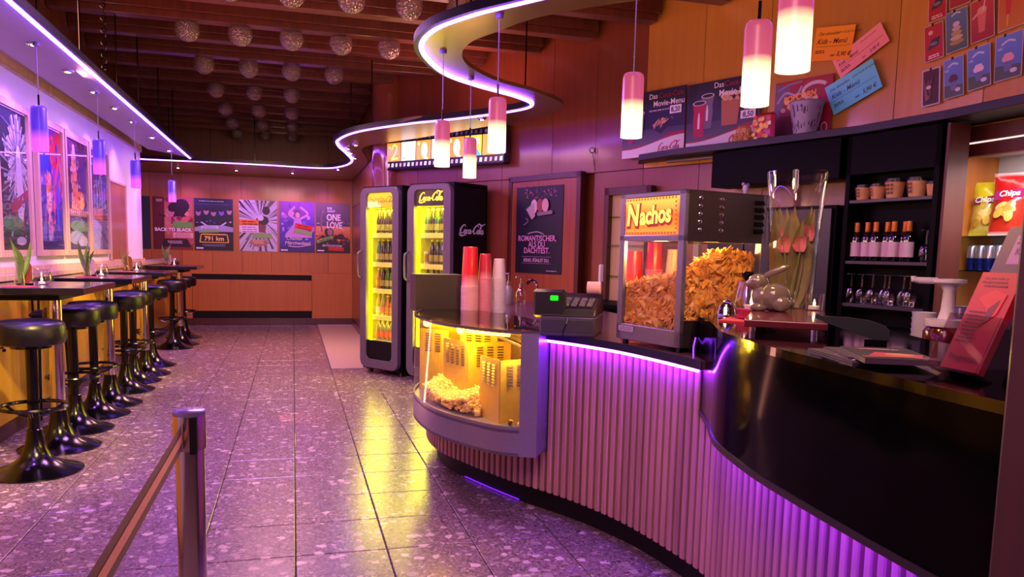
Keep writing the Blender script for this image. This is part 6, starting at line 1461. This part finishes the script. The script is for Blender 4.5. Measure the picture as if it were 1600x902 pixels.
for k, c in enumerate(cs_):
    w_ = .235; P.rect(x, .075, x+w_, .268, c, c)
    if k == 0: P.path([(x+.08, .20), (x+.12, .245), (x+.17, .22), (x+.14, .15), (x+.08, .10), (x+.12, .10), (x+.19, .105)], .018, '#ffe860')
    if k == 0: P.path([(x+.03, .235), (x+.05, .21), (x+.06, .24)], .012, '#ffd070')
    if k == 1: P.ell(x+.05, .10, .012, .012, '#786c60')
    if k in (2, 4): P.ell(x+.13, .17, .05, .08, '#fff0b0', c2='#ffffff'); P.path([(x+.17, .10), (x+.13, .09), (x+.19, .08)], .015, '#ffffff'); P.ell(x+.04, .235, .02, .02, '#ffd890')
    if k == 5: P.poly([(x, .075), (x+w_, .075), (x+w_*.6, .18), (x, .15)], '#38b0c8'); P.ell(x+.16, .21, .05, .04, '#fff8b0')
    x += w_+.014
P.build('film_frames', printmat('backlit_film', .3, 1.15), fs)
MB().bx(.0, FWD, FHT-.004, FHT+.004, -.07, .012).bx(0, FWD, -.012, .0, -.07, .012).build('edge_trim', FASCIA, fs)
lamp('film_light', 'AREA', tuple(FM @ Vector((FWD/2, .15, .05))), 1.2, (1, .62, .3), 1.6, tuple(FM @ Vector((FWD/2, .1, 1))), size_y=.2)
# hook with cable loop on the wall
tag(MB().torus((2.44, 6.30, 2.15), .022, .004, 16, 6, Matrix.Rotation(PI/2, 3, 'X')).tube([(2.44, 6.29, 2.13), (2.46, 6.27, 1.98)], .003, 5).build('cable_loop', BMET, smooth=True), 'small black cable loop on the wall left of the menu boards', 'cable')

# ================================================================== barrier post in front
bp_ = thing('barrier_post', 'polished steel barrier post with pulled-out brown belt in the foreground', 'barrier', (-.208, 1.69, 0))
MB().lathe([(.0285, .012), (.0285, .86)], n=40).build('pole', pm('polished_tube', '#d8ccc0', .17, 1), bp_, smooth=True)
MB().lathe([(.16, 0), (.16, .012), (.15, .02), (.03, .03)], n=40).build('foot_plate', pm('polished_tube', '#c8b8a8'), bp_, smooth=True)
MB().lathe([(.0318, .855), (.0325, .858), (.0325, .928)], n=40).build('head', pm('polished_tube', '#c8b8a8'), bp_, smooth=True)
MB().lathe([(.0328, .926), (.0328, .934), (.030, .936), (.0, .9365)], n=40, capt=False).build('cap', pm('satin_cap', '#8a7cb0', .25, .6), bp_, smooth=True)
MB().bx(.004, .018, -.036, -.02, .85, .925).build('belt_slot', MATTB, bp_)
a, b = Vector((-.011, -.034, .885)), Vector((-.022, -1.35, .862))
bl_ = MB(); d = (b-a)
bl_.add([tuple(a+Vector((0, 0, -.026))), tuple(b+Vector((0, 0, -.026))), tuple(b+Vector((0, 0, .026))), tuple(a+Vector((0, 0, .026)))], [(0, 1, 2, 3)])
bl_.build('belt', pm('belt_brown', '#7c544a', .7, noise=.15, nscale=200, bump=.2), bp_)
sb_ = MB()
for s_ in (-.0012, .0012): sb_.add([tuple(a+Vector((s_, 0, -.009))), tuple(b+Vector((s_, 0, -.009))), tuple(b+Vector((s_, 0, .009))), tuple(a+Vector((s_, 0, .009)))], [(0, 1, 2, 3)])
sb_.build('belt_stripe', pm('belt_stripe', '#f0a488', .7, noise=.1, nscale=200), bp_)
for o in list(bpy.data.objects):
    if o.type == 'EMPTY' and o.get('label') in ('proto', 'a'): print('unplaced', o.name)
